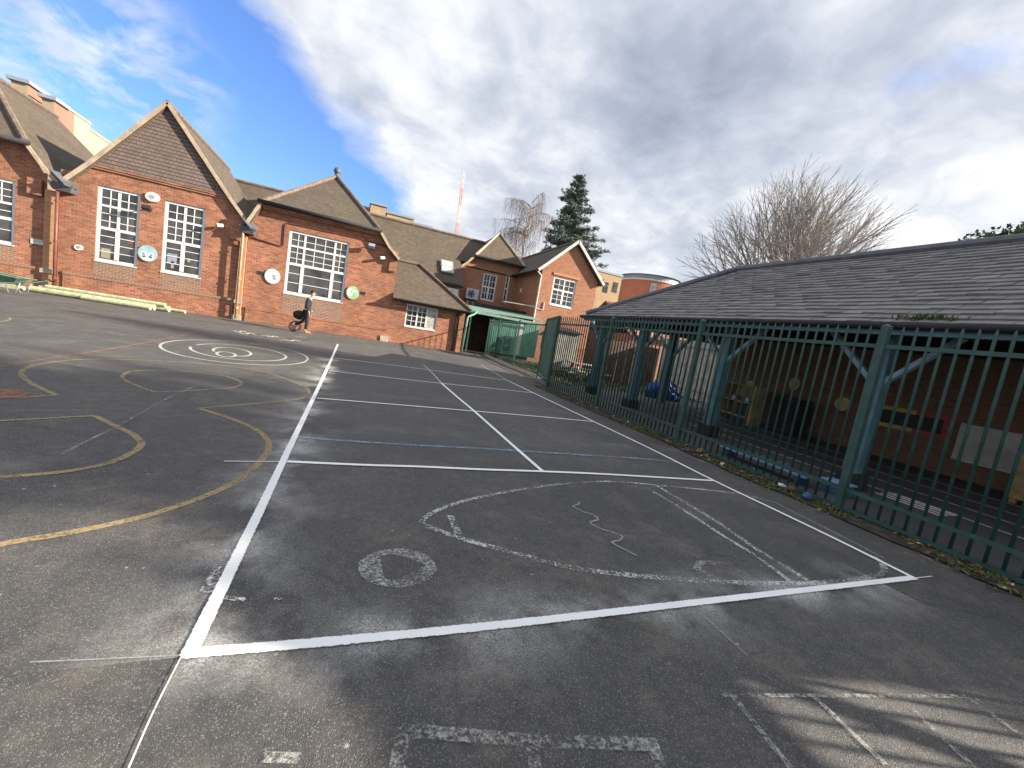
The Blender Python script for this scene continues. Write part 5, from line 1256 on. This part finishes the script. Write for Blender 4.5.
def bare_tree(name, label, base, seed, trunk_h=3.0, first=6.2, rr=0.42, minr=0.022, group='bare winter trees'):
    random.seed(seed); t = thing(name, base, label, 'tree', group)
    mb = MB(); mb.tube([(0,0,0),(0.05,0,trunk_h*0.5),(0,0.05,trunk_h)], [rr*1.3,rr,rr*0.9], 10); o = mb.build('trunk', M['bark'], t, loc=(0,0,0)); o.location = (0,0,0)
    mb = MB(); n = 24
    for k in range(n):
        az = 2.4*k+random.uniform(-0.2,0.2); el = R(88-50*((k+0.5)/n))
        d = V((math.cos(az)*math.cos(el), math.sin(az)*math.cos(el), math.sin(el)))
        grow(mb, V((0,0,trunk_h*(0.98-0.35*k/n))), d, first*(0.96+0.08*random.random())*(0.80+0.22*math.sin(el)), rr*0.36, 1, 4, [5,5,5,5], 0.46, 0.015, 0.0, 0.09, 0.57, minr)
    o = mb.build('crown', M['bark_hazed'], t, loc=(0,0,0)); o.location = (0,0,0)
    print(name, len(mb.f)); return t
BT = bare_tree('bare_tree', 'large bare spreading tree rising behind the shelter roof', (32.2,25.0,0), 11, 7.4, 5.8, 0.42, 0.012)
# more of the same kind beyond the right of the frame: they shade the yard
o = copy_tree(BT, (21,-2.3,0), 'small bare tree behind the near end of the shelter, outside the photo to the right'); o.rotation_euler = (0,0,1.1); o.scale = (0.33,0.33,0.62)
o = copy_tree(BT, (19.5,4.4,0), 'small bare tree close behind the shelter, beyond the right edge of the photo'); o.rotation_euler = (0,0,2.3); o.scale = (0.30,0.30,0.66)
o = copy_tree(BT, (20,-9.1,0), 'narrow bare tree beyond the open end of the shelter, outside the photo'); o.rotation_euler = (0,0,4.3); o.scale = (0.19,0.19,0.5)

def weeping(name, label, base, h, rad, seed, group='bare weeping birches'):
    random.seed(seed); t = thing(name, base, label, 'tree', group)
    mb = MB(); pts = [V((0,0,0)), V((0.1,0,h*0.35)), V((-0.1,0.1,h*0.7)), V((0.05,0,h*0.96))]; mb.tube(pts, [0.24,0.19,0.11,0.03], 8); o = mb.build('trunk', M['birch'], t, loc=(0,0,0)); o.location = (0,0,0)
    mb = MB()
    for k in range(34):
        z = h*random.uniform(0.38, 0.95); az = random.uniform(0, 6.28); ln = rad*(1.15-0.75*(z/h-0.38)/0.57)*random.uniform(0.6,1.0)
        p0 = V((0,0,z)); d = V((math.cos(az), math.sin(az), 0)); br = [p0]
        for j in range(1, 7): s = j/6; br.append(p0+d*ln*s+V((random.gauss(0,0.1),random.gauss(0,0.1),ln*(0.75*s-0.55*s*s))))
        mb.tube(br, [0.05,0.045,0.038,0.032,0.026,0.022,0.018], 4, False)
        for j in range(2, 7):
            for q in range(7):
                s0 = br[j]+V((random.gauss(0,0.15),random.gauss(0,0.15),random.gauss(0,0.08))); l2 = random.uniform(1.0, 3.4)
                tw = [s0]; a2 = random.uniform(0,6.28); sp = random.uniform(0.1,0.5)
                for w in range(1, 5): tw.append(s0+V((math.cos(a2)*sp*w/2+random.gauss(0,0.05), math.sin(a2)*sp*w/2+random.gauss(0,0.05), 0.12*w-l2*(w/4)**1.6)))
                mb.tube(tw, [0.014,0.013,0.012,0.011,0.010], 3, False)
    o = mb.build('crown', M['twig'], t, loc=(0,0,0)); o.location = (0,0,0); return t
weeping('birch_tree', 'bare weeping birch with reddish twigs left of the pine', (16.4,45,0), 17.3, 6.4, 5)
weeping('birch_tree', 'bare weeping birch partly hidden behind the right side of the pine', (25.2,50,0), 18.0, 4.4, 8)

def pine(base, h, seed):
    random.seed(seed); t = thing('pine_tree', base, 'tall dark green pine standing behind the orange brick house', 'tree')
    mb = MB(); mb.tube([(0,0,0),(0.1,0,h*0.4),(-0.05,0,h*0.75),(0,0,h)], [0.36,0.27,0.15,0.03], 8); o = mb.build('trunk', M['bark'], t, loc=(0,0,0)); o.location = (0,0,0)
    mb = MB(); z = h*0.42; lb = MB()
    while z < h*0.99:
        f = (h-z)/(h*0.58); n = 5 if f > 0.25 else 4
        for k in range(n):
            az = random.uniform(0, 6.28); bias = 1+0.45*max(0, math.cos(az-R(-20)))*f
            ln = (0.35+4.1*f**0.85)*random.uniform(0.55,1.08)*bias
            d = V((math.cos(az), math.sin(az), 0)); p0 = V((0,0,z)); pts = []
            for j in range(6): s = j/5; pts.append(p0+d*ln*s+V((0,0,ln*(-0.22*s+0.20*s*s))))
            lb.tube(pts, [0.06*f+0.02,0.05*f+0.02,0.04*f+0.015,0.03,0.02,0.012], 4, False)
            for j in range(1, 6):
                for q in range(7 if f > 0.3 else 5):
                    c = pts[j]+V((random.gauss(0,0.28),random.gauss(0,0.28),random.gauss(0.05,0.13)))*(0.5+0.6*f); rr = random.uniform(0.22,0.5)*(0.55+0.5*f)
                    for w in range(13):
                        a = V((random.gauss(0,1),random.gauss(0,1),random.gauss(0.35,0.7))).normalized(); s = a.cross(V((random.gauss(0,1),random.gauss(0,1),random.gauss(0,1)))).normalized()*0.035
                        mb.quad(c-s, c+s, c+a*rr+s*0.6, c+a*rr-s*0.6)
        z += h*0.58*random.uniform(0.026, 0.05)
    o = lb.build('branches', M['bark'], t, loc=(0,0,0)); o.location = (0,0,0)
    o = mb.build('crown', M['needles'], t, loc=(0,0,0)); o.location = (0,0,0); print('pine', len(mb.f)); return t
PN = pine((21.9,45.5,0), 21.2, 21)
o = copy_tree(PN, (19.2,-3.75,0), 'shorter dense pine added for its shade behind the near end of the shelter, outside the photo to the right', None); o.rotation_euler = (0,0,0.8); o.scale = (0.62,0.62,0.64)  # unseen copy, added and scaled to darken the ground left of the court
# evergreen above the shelter roof at the right edge
random.seed(3); pc = FX(1013,245,13.3); t = thing('ivy_shrub', (13.3,pc.y,0), 'green leafy shrub showing over the shelter ridge at the right edge', 'shrub')
mb = MB(); mb.tube([(0,0,0),(0.1,0,2.5),(0,0.1,pc.z)], [0.12,0.09,0.04], 6); o = mb.build('trunk', M['bark'], t, loc=(0,0,0)); o.location = (0,0,0)
mb = MB()
for k in range(2200):
    a = V((random.gauss(0,1),random.gauss(0,1),random.gauss(0,1))).normalized()*random.random()**0.4; c = V((a.x*0.7,a.y*1.0,pc.z+a.z*0.5))
    if noise.noise(c*2.4) < -0.12: continue
    s = random.uniform(0.035,0.075); u = V((random.gauss(0,1),random.gauss(0,1),random.gauss(0,1))).normalized(); w = u.cross(V((random.gauss(0,1),random.gauss(0,1),random.gauss(0,1)))).normalized()
    mb.quad(c-u*s, c+w*s*0.6, c+u*s, c-w*s*0.6)
o = mb.build('crown', M['leaves'], t, loc=(0,0,0)); o.location = (0,0,0)

# ------------------------------------------------------------------ light and sky
SUN_EL = R(22); sd = V((0.927,-0.375,0)).normalized(); S = V((sd.x*math.cos(SUN_EL), sd.y*math.cos(SUN_EL), math.sin(SUN_EL)))
ld = bpy.data.lights.new('sun', 'SUN'); ld.energy = 5.0; ld.angle = R(0.53); ld.color = (1.0,0.90,0.76)
lo_ = bpy.data.objects.new('sun', ld); COL.objects.link(lo_); lo_.rotation_euler = S.to_track_quat('Z', 'Y').to_euler(); lo_.location = (30,-12,25)
w = bpy.data.worlds.new('World'); scn.world = w; w.use_nodes = True; nt = w.node_tree
bg = nt.nodes['Background']; bg.inputs['Strength'].default_value = 0.105
sky = N(nt, 'ShaderNodeTexSky', sky_type='NISHITA', sun_disc=False, sun_elevation=SUN_EL, sun_rotation=math.atan2(S.x, S.y), air_density=1.2, dust_density=0.6, ozone_density=2.5)
tc = nt.nodes.new('ShaderNodeTexCoord'); D = tc.outputs['Generated']
sp = N(nt, 'ShaderNodeSeparateXYZ'); L(nt, D, sp.inputs[0])
den = math_(nt, 'ADD', math_(nt, 'MAXIMUM', sp.outputs[2], 0.0), 0.30)
cb = N(nt, 'ShaderNodeCombineXYZ'); L(nt, math_(nt, 'DIVIDE', sp.outputs[0], den), cb.inputs[0]); L(nt, math_(nt, 'DIVIDE', sp.outputs[1], den), cb.inputs[1])
P = cb.outputs[0]
n1 = noise_(nt, P, 0.75, 8, 0.56, 0.2); n2 = noise_(nt, P, 3.0, 8, 0.6, 0.2)
def dotd(px):
    v = _ray(*px).normalized(); dp = N(nt, 'ShaderNodeVectorMath', operation='DOT_PRODUCT'); L(nt, D, dp.inputs[0]); dp.inputs[1].default_value = v; return dp.outputs['Value']
clear = ramp(nt, dotd((150,185)), [(0.885, 0.0), (0.968, 1.0)])          # the blue gap over the school roofs
clear2 = ramp(nt, dotd((345,195)), [(0.955, 0.0), (0.995, 1.0)])
clear3 = ramp(nt, dotd((50,60)), [(0.93, 0.0), (0.985, 1.0)])
cov = math_(nt, 'ADD', math_(nt, 'MULTIPLY', n1, 0.62), math_(nt, 'MULTIPLY', n2, 0.38))
for c_, k_ in ((clear, 0.34), (clear2, 0.12), (clear3, 0.30)): cov = math_(nt, 'SUBTRACT', cov, math_(nt, 'MULTIPLY', c_, k_))
cov = math_(nt, 'ADD', cov, math_(nt, 'MULTIPLY', ramp(nt, dotd((310,15)), [(0.955, 0.0), (0.995, 1.0)]), 0.22))
mask = ramp(nt, cov, [(0.27, 0.0), (0.36, 0.55), (0.43, 1.0)])
wisp = math_(nt, 'MULTIPLY', ramp(nt, dotd((105,75)), [(0.985, 0.0), (0.997, 0.7)]), ramp(nt, noise_(nt, P, 6.0, 8, 0.62, 0.3), [(0.42, 0.0), (0.62, 1.0)]))
mask = math_(nt, 'MAXIMUM', mask, wisp)
n3 = noise_(nt, P, 1.7, 9, 0.57, 0.25)
n4 = noise_(nt, P, 6.5, 7, 0.60, 0.4)
body_ = math_(nt, 'ADD', math_(nt, 'MULTIPLY', n3, 0.68), math_(nt, 'MULTIPLY', n4, 0.32))
for px_, k_, r0 in (((650,140),-0.06,0.90), ((800,60),-0.05,0.93), ((1000,150),0.055,0.96), ((520,70),0.05,0.975), ((440,150),0.04,0.98), ((840,20),0.05,0.98), ((700,250),0.03,0.97)):
    body_ = math_(nt, 'ADD', body_, math_(nt, 'MULTIPLY', ramp(nt, dotd(px_), [(r0, 0.0), (1.0, 1.0)]), k_))
ccol = ramp(nt, body_, [(0.22, (1.2,1.38,1.85)), (0.34, (1.75,1.95,2.4)), (0.45, (2.45,2.62,3.0)), (0.54, (3.3,3.4,3.6)), (0.64, (4.3,4.3,4.4)), (0.74, (5.2,5.2,5.2))])
skc = mix(nt, 1.0, sky.outputs[0], (0.52,0.66,1.0), 'MULTIPLY')
out = mix(nt, mask, skc, ccol); L(nt, out, bg.inputs['Color'])

scn.view_settings.view_transform = 'Standard'; scn.view_settings.look = 'None'; scn.view_settings.gamma = 1; scn.view_settings.use_curve_mapping = False
scn.view_settings.exposure = 1.4
